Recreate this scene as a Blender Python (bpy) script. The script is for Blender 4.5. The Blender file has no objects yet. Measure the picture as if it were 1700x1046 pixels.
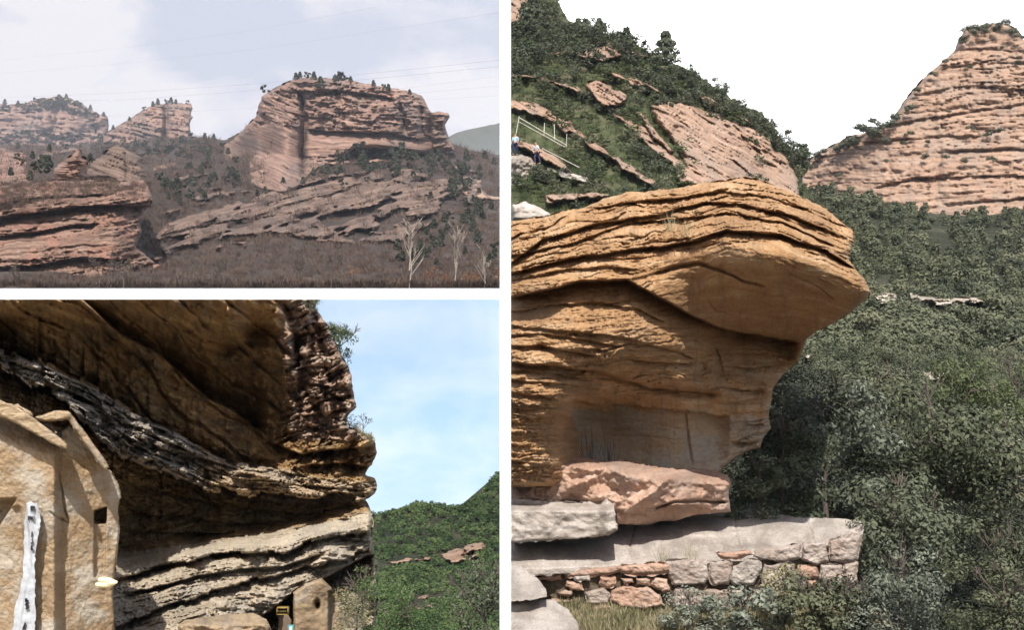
import bpy, math, random
import numpy as np
from mathutils import Vector, Matrix

# ------------------------------------------------------------------ camera, sky, sun, exposure
SC = bpy.context.scene
COL = SC.collection
W, H, F, EYE = 1700.0, 1046.0, 1823.0, 4.5
EXPOSURE = 0.45
SUN_AZ, SUN_EL = math.radians(180), math.radians(50)     # azimuth clockwise from +Y: behind the viewer, a little to the left
cam_d = bpy.data.cameras.new('camera'); cam = bpy.data.objects.new('camera', cam_d); COL.objects.link(cam)
cam.location = (0, 0, EYE); cam.rotation_euler = (math.radians(90), 0, 0)
cam_d.sensor_width = 36.0; cam_d.lens = 36.0 * F / W; cam_d.clip_start = 0.1; cam_d.clip_end = 6000
SC.camera = cam
world = bpy.data.worlds.new('World'); SC.world = world; world.use_nodes = True
wn = world.node_tree
skyn = wn.nodes.new('ShaderNodeTexSky'); skyn.sky_type = 'NISHITA'; skyn.sun_disc = False
skyn.sun_elevation = SUN_EL; skyn.sun_rotation = SUN_AZ; skyn.dust_density = 2.5; skyn.air_density = 1.0
wn.nodes['Background'].inputs[1].default_value = 0.11
wn.links.new(skyn.outputs[0], wn.nodes['Background'].inputs[0])
sun_d = bpy.data.lights.new('sun', 'SUN'); sun_d.energy = 4.6; sun_d.angle = math.radians(0.6); sun_d.color = (1.0, 0.955, 0.88)
sun = bpy.data.objects.new('sun', sun_d); COL.objects.link(sun)
sdir = Vector((math.sin(SUN_AZ) * math.cos(SUN_EL), math.cos(SUN_AZ) * math.cos(SUN_EL), math.sin(SUN_EL)))
sun.rotation_euler = (-sdir).to_track_quat('-Z', 'Y').to_euler()
vs = SC.view_settings
vs.view_transform = 'Standard'; vs.look = 'None'; vs.gamma = 1.0; vs.exposure = EXPOSURE; vs.use_curve_mapping = False
SC.cycles.use_denoising = True
SC.cycles.max_bounces = 5; SC.cycles.diffuse_bounces = 4; SC.cycles.caustics_reflective = False; SC.cycles.caustics_refractive = False; SC.cycles.volume_bounces = 0; SC.cycles.transparent_max_bounces = 8

# ------------------------------------------------------------------ numeric helpers
rng = np.random.default_rng(7)
random.seed(7)

DM = None      # optional spacing-out of far distances while the winter valley is laid out
def P(u, v, d):
    if DM is not None: d = DM(np.asarray(d, float))
    u, v, d = np.broadcast_arrays(np.asarray(u, float), np.asarray(v, float), np.asarray(d, float))
    return np.stack([(u - 850) / F * d, d, EYE + (523 - v) / F * d], -1)

def px(co):
    d = np.maximum(co[..., 1], .1)
    return co[..., 0] / d * F + 850, 523 - (co[..., 2] - EYE) / d * F

def _h(ix, iy, seed):
    n = (ix.astype(np.int64) * 374761393 + iy.astype(np.int64) * 668265263 + seed * 974634777) & 0xffffffff
    n = ((n ^ (n >> 13)) * 1274126177) & 0xffffffff
    n = ((n ^ (n >> 16)) * 2246822519) & 0xffffffff
    return ((n ^ (n >> 15)) & 0xffff) / 32767.5 - 1.0

def vn(x, y, seed=0):
    x, y = np.broadcast_arrays(np.asarray(x, float), np.asarray(y, float))
    ix, iy = np.floor(x), np.floor(y); fx, fy = x - ix, y - iy
    fx = fx * fx * fx * (fx * (fx * 6 - 15) + 10); fy = fy * fy * fy * (fy * (fy * 6 - 15) + 10)
    a, b = _h(ix, iy, seed), _h(ix + 1, iy, seed); c, d = _h(ix, iy + 1, seed), _h(ix + 1, iy + 1, seed)
    return (a * (1 - fx) + b * fx) * (1 - fy) + (c * (1 - fx) + d * fx) * fy

def fbm(x, y, o=4, seed=0, gain=.5):
    t, a, n = 0, 1, 0
    for k in range(o):
        t = t + a * vn(np.asarray(x) * 2 ** k + 17.3 * k, np.asarray(y) * 2 ** k - 9.1 * k, seed + k); n += a; a *= gain
    return t / n

def ss(a, b, x):
    t = np.clip((x - a) / (b - a), 0, 1); return t * t * (3 - 2 * t)

def layer(u, s, th, fu, seed, block=.5):
    """protrusion of bedding planes: each bed swells, pinches and breaks into blocks along its length"""
    w = s / th + .45 * vn(u * .006, s / th * .15, seed + 5) + .12 * vn(u * .03, s / th * .5, seed + 6)
    i = np.floor(w); f = w - i
    def prot(k):
        sm = vn(u * fu + k * 13.7, k * 7.3, seed)
        b = np.floor(u * fu * 1.7 + 5 * _h(k, k * 3, seed) + .25 * vn(u * .05, w, seed + 3))
        return sm * (1 - block) + block * _h(b, k, seed + 11)
    t = ss(.8, 1, f)
    p = prot(i) * (1 - t) + prot(i + 1) * t
    return p - .9 * np.exp(-((1 - np.abs(2 * f - 1)) / .11) ** 2)

def strata(u, s, th, seed, amp=(1, .55, .3), fu=.012, block=.5):
    u = u + 14 * fbm(u * .02, s * .05, 3, seed + 70) ; s = s + th * .35 * fbm(u * .02, s * .03, 4, seed + 71)
    brk = .65 + .7 * fbm(u * .02, s * .06, 3, seed + 72)
    chunk = np.abs(fbm(u * .04, s * .09, 5, seed + 73, .6)) * 2.6 - .7
    return brk * chunk * amp[1] + (.5 + brk * .6) * (amp[0] * layer(u, s, th, fu, seed, block) + amp[1] * layer(u, s, th * .42, fu * 1.9, seed + 20, block)
            + amp[2] * layer(u, s, th * .19, fu * 3.5, seed + 40, block))

def tps(pts):
    p = np.array(pts, float); n = len(p); xy = p[:, :2] / 100; z = np.log(p[:, 2])
    def U(r2): return np.where(r2 > 0, r2 * np.log(r2 + 1e-12), 0)
    K = U(((xy[:, None] - xy[None]) ** 2).sum(-1)) + np.eye(n) * 1e-4
    A = np.zeros((n + 3, n + 3)); A[:n, :n] = K; A[:n, n] = 1; A[:n, n + 1:] = xy; A[n, :n] = 1; A[n + 1:, :n] = xy.T
    w = np.linalg.solve(A, np.r_[z, 0, 0, 0])
    def f(u, v):
        u, v = np.broadcast_arrays(np.asarray(u, float) / 100, np.asarray(v, float) / 100)
        o = w[n] + w[n + 1] * u + w[n + 2] * v
        for k in range(n): o = o + w[k] * U((u - xy[k, 0]) ** 2 + (v - xy[k, 1]) ** 2)
        return np.exp(o)
    return f

def curve(u, pts):
    p = np.array(pts, float); return np.interp(u, p[:, 0], p[:, 1])

def lip(u, v, pts, amt, rise=4, decay=40, side=1, fade=25, wob=2.0, seed=1, keep=(False, False), jag=0.0):
    """an undercut below (side=1) or above (side=-1) a traced edge: extra depth in metres"""
    p = np.array(pts, float); c = np.interp(u, p[:, 0], p[:, 1]) + wob * fbm(u * .04, v * 0 + seed, 3, seed)
    if jag: c = c + jag * (_h(np.floor(u / 31 + .4 * vn(u * .05, 1, seed)), np.full(np.shape(u), 3.), seed) + .6 * _h(np.floor(u / 13 + .4 * vn(u * .1, 2, seed)), np.full(np.shape(u), 5.), seed))
    y = (v - c) * side
    fd = 1.0
    if not keep[0]: fd = fd * ss(p[0, 0] - 2, p[0, 0] + fade, u)
    if not keep[1]: fd = fd * (1 - ss(p[-1, 0] - fade, p[-1, 0] + 2, u))
    return amt * ss(0, rise, y) * np.exp(-np.maximum(y - rise, 0) / decay) * fd

def groove(u, v, pts, amt, w=3, seed=2):
    p = np.array(pts, float); c = np.interp(u, p[:, 0], p[:, 1]) + 1.5 * fbm(u * .06, seed, 3, seed)
    fd = ss(p[0, 0], p[0, 0] + 15, u) * (1 - ss(p[-1, 0] - 15, p[-1, 0], u))
    return amt * np.exp(-((v - c) / w) ** 2) * fd

def vgroove(u, v, pts, amt, w=3, seed=2):
    p = np.array(pts, float); c = np.interp(v, p[:, 1], p[:, 0]) + 1.5 * fbm(v * .06, seed, 3, seed)
    fd = ss(p[0, 1], p[0, 1] + 15, v) * (1 - ss(p[-1, 1] - 15, p[-1, 1], v))
    return amt * np.exp(-((u - c) / w) ** 2) * fd

# ------------------------------------------------------------------ object helpers
def tag(o, label=None, cat=None, group=None, kind=None):
    if label: o['label'] = label
    if cat: o['category'] = cat
    if group: o['group'] = group
    if kind: o['kind'] = kind
    return o

def empty(name, loc=(0, 0, 0)):
    o = bpy.data.objects.new(name, None); COL.objects.link(o); o.location = loc; return o

def make_mesh(name, co, faces, uv=None, smooth=True, tone=None):
    """faces: list of index arrays (quads and/or triangles)"""
    me = bpy.data.meshes.new(name)
    faces = [np.asarray(f, np.int32) for f in faces if len(f)]
    nl = sum(f.size for f in faces); nf = sum(len(f) for f in faces)
    me.vertices.add(len(co)); me.vertices.foreach_set('co', np.ascontiguousarray(co, np.float32).ravel())
    loops = np.concatenate([f.ravel() for f in faces]) if faces else np.zeros(0, np.int32)
    tot = np.concatenate([np.full(len(f), f.shape[1], np.int32) for f in faces]) if faces else np.zeros(0, np.int32)
    me.loops.add(nl); me.loops.foreach_set('vertex_index', loops)
    me.polygons.add(nf); me.polygons.foreach_set('loop_start', np.r_[0, np.cumsum(tot)[:-1]].astype(np.int32))
    if smooth: me.polygons.foreach_set('use_smooth', np.ones(nf, bool))
    if uv is not None:
        l = me.uv_layers.new(name='bedding'); l.data.foreach_set('uv', np.ascontiguousarray(uv[loops], np.float32).ravel())
    if tone is not None: me.attributes.new('tone', 'FLOAT', 'POINT').data.foreach_set('value', np.ascontiguousarray(tone, np.float32))
    me.update(calc_edges=True); me.validate()
    return me

def obj(name, me, mat=None, parent=None):
    o = bpy.data.objects.new(name, me); COL.objects.link(o)
    if mat is not None and not me.materials: me.materials.append(mat)
    if parent: o.parent = parent
    return o

def submesh(co, quads, uv, sel):
    q = quads[sel]; idx, inv = np.unique(q, return_inverse=True)
    return co[idx], inv.reshape(q.shape), (uv[idx] if uv is not None else None)

def inside(poly, x, y):
    r = np.zeros(x.shape, bool); n = len(poly)
    for k in range(n):
        x1, y1 = poly[k]; x2, y2 = poly[(k + 1) % n]
        if y1 == y2: continue
        c = (y1 > y) != (y2 > y)
        r ^= c & (x < (x2 - x1) * (y - y1) / (y2 - y1) + x1)
    return r

def seg_dist(poly, x, y, free=None):
    best = np.full(x.shape, 1e9); bx, by = x.copy(), y.copy(); n = len(poly)
    for k in range(n):
        if free is not None and not free[k]: continue
        x1, y1 = poly[k]; x2, y2 = poly[(k + 1) % n]
        dx, dy = x2 - x1, y2 - y1; L = dx * dx + dy * dy + 1e-9
        t = np.clip(((x - x1) * dx + (y - y1) * dy) / L, 0, 1)
        px_, py_ = x1 + t * dx, y1 + t * dy; d = (x - px_) ** 2 + (y - py_) ** 2
        m = d < best; best = np.where(m, d, best); bx = np.where(m, px_, bx); by = np.where(m, py_, by)
    return np.sqrt(best), bx, by

def on_cut(a, b):
    for k, vals in ((0, (848, 830)), (1, (479, 497))):
        for c in vals:
            if abs(a[k] - c) < .01 and abs(b[k] - c) < .01: return True
    out = lambda p: p[0] < -5 or p[0] > 1705 or p[1] < -5 or p[1] > 1051
    return out(a) and out(b)

def relief(name, poly, dfun, mat, step=2.0, rough=1.5, rnd=(0, 0), s_fun=None, layers=None, layer_name='rock_layer', thick=None, parent=None, seed=0, smooth=True, uvscale=100.0, skirt=True, mats=None):
    """a solid whose outline is `poly`; dfun(u, v, e) gives its distance, e = pixels from the free outline. Closed behind by a skirt and a back."""
    poly = [tuple(map(float, p)) for p in poly]; n = len(poly)
    free = [not on_cut(poly[k], poly[(k + 1) % n]) for k in range(n)]
    rp = []
    for k in range(n):
        a, b = np.array(poly[k]), np.array(poly[(k + 1) % n]); L = np.hypot(*(b - a)); m = max(1, int(L / 5)) if free[k] else 1
        for j in range(m):
            p = a + (b - a) * j / m
            if free[k] and j > 0 and rough:
                nrm = np.array([-(b - a)[1], (b - a)[0]]) / max(L, 1e-6)
                p = p + nrm * rough * (1.6 * fbm(p[0] * .03 + seed, p[1] * .03, 2, seed) + .9 * vn(p[0] * .17, p[1] * .17 + seed, seed + 1))
            rp.append(tuple(p))
    A = np.array(rp); u0, v0 = A.min(0) - step; u1, v1 = A.max(0) + step
    us = np.arange(u0, u1 + step, step); vv = np.arange(v0, v1 + step, step)
    U, V = np.meshgrid(us, vv); ins = inside(rp, U, V); nr, nc = U.shape
    cell = ins[:-1, :-1] | ins[1:, :-1] | ins[:-1, 1:] | ins[1:, 1:]
    used = np.zeros_like(ins); used[:-1, :-1] |= cell; used[1:, :-1] |= cell; used[:-1, 1:] |= cell; used[1:, 1:] |= cell
    om = used & ~ins
    _, bx, by = seg_dist(rp, U[om], V[om]); U = U.copy(); V = V.copy(); U[om] = bx; V[om] = by
    idx = np.full(U.shape, -1); idx[used] = np.arange(used.sum())
    r, c = np.nonzero(cell)
    quads = np.stack([idx[r, c], idx[r + 1, c], idx[r + 1, c + 1], idx[r, c + 1]], -1)
    u, v = U[used], V[used]
    e, _, _ = seg_dist(poly, u, v, free) if any(free) else (np.full(u.shape, 1e3), 0, 0)
    d = dfun(u, v, e)
    if rnd[0] > 0:
        t = np.clip(e / rnd[0], 0, 1); d = d + rnd[1] * (1 - np.sqrt(np.clip(1 - (1 - t) ** 2, 0, 1)))
    co = P(u, v, d)
    s = s_fun(u, v) if s_fun is not None else v
    uv = np.stack([u / uvscale + seed * 3.7, s / uvscale], -1)
    if layers is None:
        fl = None
    else:
        cu, cv = u[quads].mean(1), v[quads].mean(1); fl = layers(cu, cv).astype(int)
    # closed back
    eds = np.concatenate([quads[:, [0, 1]], quads[:, [1, 2]], quads[:, [2, 3]], quads[:, [3, 0]]])
    key = np.sort(eds, 1); _, inv, cnt = np.unique(key, axis=0, return_inverse=True, return_counts=True)
    be = eds[cnt[inv.ravel()] == 1]
    bv, binv = np.unique(be, return_inverse=True); be2 = binv.reshape(be.shape)
    T = thick if thick is not None else .06 * float(np.median(d))
    cu0, cv0 = u.mean(), v.mean(); dback = float(d.max()) + T
    rim = P(u[bv], v[bv], d[bv] + .0005 * d[bv]); rim = co[bv]
    back = P(cu0 + (u[bv] - cu0) * .94, cv0 + (v[bv] - cv0) * .94, np.maximum(d[bv] + T, dback - T * .5))
    nb = len(bv); sk_co = np.concatenate([rim, back, P(cu0, cv0, dback)[None]])
    sk_q = np.stack([be2[:, 1], be2[:, 0], be2[:, 0] + nb, be2[:, 1] + nb], -1)
    sk_t = np.stack([be2[:, 1] + nb, be2[:, 0] + nb, np.full(len(be2), 2 * nb)], -1)
    sk_uv = np.concatenate([uv[bv], uv[bv] + [0, .3], uv[:1]])
    if fl is None:
        co2 = np.concatenate([co, sk_co[nb:]])
        q2 = np.stack([bv[be2[:, 1]], bv[be2[:, 0]], be2[:, 0] + len(co), be2[:, 1] + len(co)], -1)
        t2 = np.stack([be2[:, 1] + len(co), be2[:, 0] + len(co), np.full(len(be2), len(co) + nb)], -1)
        uv2 = np.concatenate([uv, sk_uv[nb:]])
        if not skirt: return obj(name, make_mesh(name, co, [quads], uv, smooth), mat, parent)
        return obj(name, make_mesh(name, co2, [quads, q2, t2], uv2, smooth), mat, parent)
    root = obj(name, make_mesh(name, sk_co, [sk_q, sk_t], sk_uv, smooth), mat, parent)
    for k in np.unique(fl):
        a, q, w_ = submesh(co, quads, uv, fl == k)
        obj(layer_name, make_mesh(layer_name, a, [q], w_, smooth), (mats or {}).get(int(k), mat), root)
    return root

# ------------------------------------------------------------------ materials
def new_mat(name, rough=.9):
    m = bpy.data.materials.new(name); m.use_nodes = True
    b = m.node_tree.nodes['Principled BSDF']; b.inputs['Roughness'].default_value = rough
    b.inputs['Specular IOR Level'].default_value = .25
    return m, m.node_tree, b

def nd(t, typ, **kw):
    n = t.nodes.new(typ)
    for k, v in kw.items(): setattr(n, k, v)
    return n

def ramp(t, fac, stops):
    r = nd(t, 'ShaderNodeValToRGB'); el = r.color_ramp.elements
    while len(el) > 1: el.remove(el[0])
    el[0].position = stops[0][0]; el[0].color = (*stops[0][1], 1)
    for p, c in stops[1:]:
        e = el.new(p); e.color = (*c, 1)
    t.links.new(fac, r.inputs[0]); return r.outputs[0]

def noise(t, vec, scale, detail=4, rough=.55, dist=0):
    n = nd(t, 'ShaderNodeTexNoise'); n.inputs['Scale'].default_value = scale; n.inputs['Detail'].default_value = detail
    n.inputs['Roughness'].default_value = rough; n.inputs['Distortion'].default_value = dist
    t.links.new(vec, n.inputs['Vector']); return n.outputs[0]

def mixc(t, fac, a, b, typ='MIX'):
    m = nd(t, 'ShaderNodeMix', data_type='RGBA', blend_type=typ)
    for i, x in ((0, fac), (6, a), (7, b)):
        if isinstance(x, (int, float)): m.inputs[i].default_value = x
        elif isinstance(x, tuple): m.inputs[i].default_value = (*x, 1)
        else: t.links.new(x, m.inputs[i])
    return m.outputs[2]

def mapping(t, out, scale):
    m = nd(t, 'ShaderNodeMapping'); m.inputs['Scale'].default_value = scale; t.links.new(out, m.inputs['Vector']); return m.outputs[0]

def rock_mat(name, c1, c2, c3, stain, stain_amt=.5, band=(1.2, 14), patch=1.6, bump=.4, fine=30, streak=0.0, an=2.2, mott=.55):
    """bedded rock: colour bands along the bedding, stained patches, fine relief"""
    m, t, b = new_mat(name, .92)
    uv = nd(t, 'ShaderNodeUVMap', uv_map='bedding').outputs[0]
    wn_ = nd(t, 'ShaderNodeTexNoise'); wn_.inputs['Scale'].default_value = 2.3; wn_.inputs['Detail'].default_value = 4; t.links.new(uv, wn_.inputs['Vector'])
    w1 = nd(t, 'ShaderNodeVectorMath', operation='SUBTRACT'); t.links.new(wn_.outputs['Color'], w1.inputs[0]); w1.inputs[1].default_value = (.5, .5, .5)
    w2 = nd(t, 'ShaderNodeVectorMath', operation='SCALE'); t.links.new(w1.outputs[0], w2.inputs[0]); w2.inputs['Scale'].default_value = .22
    w3 = nd(t, 'ShaderNodeVectorMath', operation='ADD'); t.links.new(uv, w3.inputs[0]); t.links.new(w2.outputs[0], w3.inputs[1]); uv = w3.outputs[0]
    n1 = noise(t, mapping(t, uv, (band[0], band[1], 1)), 1.0, 6, .62, .35)
    col = ramp(t, n1, [(.3, c1), (.5, c2), (.68, c3)])
    n2 = noise(t, uv, patch, 5, .6, .3)
    f2 = ramp(t, n2, [(.47, (0, 0, 0)), (.62, (stain_amt,) * 3)])
    col = mixc(t, f2, col, stain)
    n3 = noise(t, mapping(t, uv, (fine * .7, fine * 1.0, 1)), 1.0, 5, .7)
    col = mixc(t, mott, col, ramp(t, n3, [(.25, (.45, .45, .45)), (.5, (1, 1, 1)), (.8, (1.35, 1.3, 1.25))]), 'MULTIPLY')
    if streak:
        n4 = noise(t, mapping(t, uv, (5, 1.2, 1)), 1.0, 5, .65, .6)
        col = mixc(t, ramp(t, n4, [(.52, (0, 0, 0)), (.66, (streak,) * 3)]), col, tuple(x * .35 for x in stain))
    t.links.new(col, b.inputs['Base Color'])
    bp = nd(t, 'ShaderNodeBump'); bp.inputs['Strength'].default_value = bump; bp.inputs['Distance'].default_value = .05
    n5 = noise(t, mapping(t, uv, (fine * .6, fine * .6 * an, 1)), 1.0, 6, .7)
    t.links.new(n5, bp.inputs['Height']); t.links.new(bp.outputs[0], b.inputs['Normal'])
    return m

def ground_mat(name, cols, scale=.5, bump=.3):
    m, t, b = new_mat(name, .95)
    g = nd(t, 'ShaderNodeNewGeometry').outputs['Position']
    n1 = noise(t, g, scale, 8, .65)
    st = [(.3 + .4 * k / (len(cols) - 1), c) for k, c in enumerate(cols)]
    col = ramp(t, n1, st)
    n2 = noise(t, g, scale * 9, 5, .7)
    col = mixc(t, .6, col, ramp(t, n2, [(.3, (.5, .5, .5)), (.7, (1.4, 1.4, 1.4))]), 'MULTIPLY')
    t.links.new(col, b.inputs['Base Color'])
    bp = nd(t, 'ShaderNodeBump'); bp.inputs['Strength'].default_value = bump; bp.inputs['Distance'].default_value = .2
    t.links.new(n2, bp.inputs['Height']); t.links.new(bp.outputs[0], b.inputs['Normal'])
    return m

def leaf_mat(name, cols, trans=.25, scale=.8):
    m, t, b = new_mat(name, .65)
    oi = nd(t, 'ShaderNodeObjectInfo').outputs['Random']
    g = nd(t, 'ShaderNodeNewGeometry').outputs
    n = noise(t, g['Position'], scale, 3, .6)
    ad = nd(t, 'ShaderNodeMath', operation='ADD'); t.links.new(n, ad.inputs[0])
    ri = nd(t, 'ShaderNodeMath', operation='MULTIPLY'); t.links.new(g['Random Per Island'], ri.inputs[0]); ri.inputs[1].default_value = .45
    t.links.new(ri.outputs[0], ad.inputs[1])
    a2 = nd(t, 'ShaderNodeMath', operation='ADD'); t.links.new(ad.outputs[0], a2.inputs[0])
    o2 = nd(t, 'ShaderNodeMath', operation='MULTIPLY'); t.links.new(oi, o2.inputs[0]); o2.inputs[1].default_value = .5
    tn = nd(t, 'ShaderNodeAttribute', attribute_name='tone'); t3 = nd(t, 'ShaderNodeMath', operation='MULTIPLY_ADD'); t.links.new(tn.outputs['Fac'], t3.inputs[0]); t3.inputs[1].default_value = .8; t.links.new(o2.outputs[0], t3.inputs[2])
    t.links.new(t3.outputs[0], a2.inputs[1])
    st = [(.35 + .75 * k / max(1, len(cols) - 1), c) for k, c in enumerate(cols)]
    rr = nd(t, 'ShaderNodeMath', operation='MULTIPLY'); t.links.new(a2.outputs[0], rr.inputs[0]); rr.inputs[1].default_value = .8
    col = ramp(t, rr.outputs[0], [(min(1, p * .8), c) for p, c in st])
    t.links.new(col, b.inputs['Base Color'])
    tr = nd(t, 'ShaderNodeBsdfTranslucent'); t.links.new(col, tr.inputs[0])
    mx = nd(t, 'ShaderNodeMixShader'); mx.inputs[0].default_value = trans
    t.links.new(b.outputs[0], mx.inputs[1]); t.links.new(tr.outputs[0], mx.inputs[2])
    t.links.new(mx.outputs[0], t.nodes['Material Output'].inputs[0])
    return m

def plain(name, c, rough=.8, var=.25, scale=3.0):
    m, t, b = new_mat(name, rough)
    g = nd(t, 'ShaderNodeNewGeometry').outputs['Position']
    n = noise(t, g, scale, 5, .65)
    t.links.new(ramp(t, n, [(.3, tuple(x * (1 - var) for x in c)), (.7, tuple(min(1, x * (1 + var)) for x in c))]), b.inputs['Base Color'])
    return m

def sky_mat(name, base, top, cloud, scale, lo, hi, strength, stretch=(1, 1, 1), seed=0, amt=1.0, banks=()):
    m = bpy.data.materials.new(name); m.use_nodes = True; t = m.node_tree; t.nodes.clear()
    tc = nd(t, 'ShaderNodeUVMap', uv_map='bedding').outputs[0]
    mp = nd(t, 'ShaderNodeMapping'); mp.inputs['Scale'].default_value = stretch; mp.inputs['Location'].default_value = (seed, seed * .37, 0); t.links.new(tc, mp.inputs['Vector'])
    n = noise(t, mp.outputs[0], scale, 7, .58, .25)
    n0 = noise(t, mp.outputs[0], scale * .35, 2, .5)
    for (cx, cy, rad, k) in banks:      # where a bank of cloud stands
        dv = nd(t, 'ShaderNodeVectorMath', operation='DISTANCE'); t.links.new(tc, dv.inputs[0]); dv.inputs[1].default_value = (cx, cy, 0)
        mr = nd(t, 'ShaderNodeMapRange', interpolation_type='SMOOTHSTEP'); t.links.new(dv.outputs['Value'], mr.inputs[0]); mr.inputs[1].default_value = rad; mr.inputs[2].default_value = 0; mr.inputs[3].default_value = 0; mr.inputs[4].default_value = k
        ad = nd(t, 'ShaderNodeMath', operation='ADD'); t.links.new(n, ad.inputs[0]); t.links.new(mr.outputs[0], ad.inputs[1]); n = ad.outputs[0]
    blue = mixc(t, n0, base, top)
    f = ramp(t, n, [(lo, (0, 0, 0)), (hi, (amt,) * 3)])
    col = mixc(t, f, blue, cloud)
    em = nd(t, 'ShaderNodeEmission'); em.inputs[1].default_value = strength; t.links.new(col, em.inputs[0])
    o = nd(t, 'ShaderNodeOutputMaterial'); t.links.new(em.outputs[0], o.inputs[0])
    return m

def srgb(r, g, b):
    f = lambda c: ((c / 255 + .055) / 1.055) ** 2.4 if c > 10 else c / 255 / 12.92
    return (f(r), f(g), f(b))

# ------------------------------------------------------------------ plants
REG = {'R': (848, 1e9, -1e9, 1e9), 'UL': (-1e9, 830, -1e9, 479), 'LL': (-1e9, 830, 497, 1e9)}

def quads_at(c, nrm, size, asp, r):
    n = len(c); nrm = nrm / (np.linalg.norm(nrm, axis=1, keepdims=True) + 1e-9)
    t = r.normal(size=(n, 3)); t -= (t * nrm).sum(1, keepdims=True) * nrm; t /= np.linalg.norm(t, axis=1, keepdims=True) + 1e-9
    b = np.cross(nrm, t); size = np.broadcast_to(size, (n,))[:, None]
    co = np.stack([c - t * size, c + b * size * asp, c + t * size, c - b * size * asp], 1).reshape(-1, 3)
    return co, np.arange(4 * n).reshape(-1, 4)

def blob_bush(n, leaf, seed, wide=1.0, clumps=14, asp=.55, low=.05, jit=.55, zlo=.15, cr0=(.10, .22)):
    r = np.random.default_rng(seed)
    th = r.uniform(0, 2 * np.pi, clumps); rad = np.sqrt(r.uniform(0.02, 1, clumps)) * .42 * wide; zz = r.uniform(zlo, .85, clumps)
    zz = np.minimum(zz, .3 + .6 * (1 - (rad / (.45 * wide)) ** 2) + .1)
    cc = np.stack([np.cos(th) * rad, np.sin(th) * rad, zz], 1); cr = r.uniform(*cr0, clumps)
    k = r.integers(0, clumps, n); v = r.normal(size=(n, 3)); v /= np.linalg.norm(v, axis=1, keepdims=True)
    p = cc[k] + v * (cr[k] * r.uniform(.55, 1.05, n))[:, None] * [1.1, 1.1, .85]; p[:, 2] = np.maximum(p[:, 2], low * r.random(n))
    return quads_at(p, v + r.normal(size=(n, 3)) * jit + [0, 0, .25], leaf * r.uniform(.6, 1.3, n), asp, r)

def cone_tree(n, leaf, seed, wide=.3, point=.8):
    r = np.random.default_rng(seed); z = r.random(n) ** .8
    R = wide * (1 - z * point) * (.75 + .5 * r.random(n)) * (1 + .25 * np.sin(z * 23 + seed)); a = r.uniform(0, 2 * np.pi, n)
    R = R * np.where(z < .12, z / .12 * .8 + .2, 1)
    p = np.stack([np.cos(a) * R, np.sin(a) * R, .04 + z * .96], 1); nn = np.stack([np.cos(a), np.sin(a), .3 + 0 * a], 1)
    return quads_at(p, nn + r.normal(size=(n, 3)) * .6, leaf * r.uniform(.6, 1.3, n), .6, r)

def twig_bush(n, seed, wide=.5, thin=.012, lean=.6):
    """leafless scrub: many thin blades fanning up from the base"""
    r = np.random.default_rng(seed); a = r.uniform(0, 2 * np.pi, n); L = r.uniform(.45, 1, n); s = r.random(n) * lean
    base = np.stack([np.cos(a), np.sin(a), 0 * a], 1) * (r.random(n) * wide * .5)[:, None]
    tip = base + np.stack([np.cos(a) * s, np.sin(a) * s, np.sqrt(np.maximum(.2, 1 - s * s))], 1) * L[:, None] * [wide, wide, .95] + r.normal(size=(n, 3)) * .06
    side = np.cross(tip - base, r.normal(size=(n, 3))); side /= np.linalg.norm(side, axis=1, keepdims=True) + 1e-9
    mid = (base + tip) / 2 + r.normal(size=(n, 3)) * .05
    co = np.stack([base - side * thin, mid - side * thin * .9, tip, mid + side * thin * .9], 1).reshape(-1, 3)
    return co, np.arange(4 * n).reshape(-1, 4)

def tubes(segs, sides=5):
    """segs: list of (p0, p1, r0, r1)"""
    cos, qs, k = [], [], 0
    for p0, p1, r0, r1 in segs:
        p0, p1 = np.array(p0, float), np.array(p1, float); ax = p1 - p0; ax /= np.linalg.norm(ax) + 1e-9
        t = np.cross(ax, [.3, .9, .2]); t /= np.linalg.norm(t); b = np.cross(ax, t)
        an = np.arange(sides) * 2 * np.pi / sides; ring = np.cos(an)[:, None] * t + np.sin(an)[:, None] * b
        cos += [p0 + ring * r0, p1 + ring * r1]
        j = np.arange(sides); j2 = (j + 1) % sides
        qs.append(np.stack([k + j, k + j2, k + sides + j2, k + sides + j], 1)); k += 2 * sides
    return np.concatenate(cos), np.concatenate(qs)

def branch_segs(seed, depth=4, spread=.55, up=.35, r0=.02, shrink=.72, kids=(2, 3), trunk=.25, wig=.12):
    r = np.random.default_rng(seed); trunk_s, twig_s = [], []
    def grow(p, d, L, rad, lev):
        q = p
        for k in range(2):
            d = d + r.normal(size=3) * wig; d /= np.linalg.norm(d)
            e = q + d * L / 2; rr = rad * (1 - .2 * (k + 1)); (trunk_s if lev == 0 else twig_s).append((q, e, rad * (1 - .2 * k), rr)); q = e
        if lev >= depth: return
        for c in range(r.integers(kids[0], kids[1] + 1)):
            nd_ = d + r.normal(size=3) * spread; nd_[2] += up; nd_ /= np.linalg.norm(nd_)
            grow(q, nd_, L * shrink * r.uniform(.7, 1.15), rad * .6, lev + 1)
    grow(np.zeros(3), np.array([0, 0, 1.0]), trunk, r0, 0)
    return trunk_s, twig_s

def xform(co, loc, size, rz, sq=1.0):
    c, s = math.cos(rz), math.sin(rz); m = np.array([[c, s, 0], [-s, c, 0], [0, 0, 1]])
    return (co * [size * sq, size * sq, size]) @ m + loc

def crosses(w, reg):
    u, v = px(w); a = REG[reg]
    return u.min() < a[0] or u.max() > a[1] or v.min() < a[2] or v.max() > a[3]

def clip(w, q, reg):
    u, v = px(w); a = REG[reg]; ok = (u >= a[0]) & (u <= a[1]) & (v >= a[2]) & (v <= a[3])
    return q[ok[q].all(1)]

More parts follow.
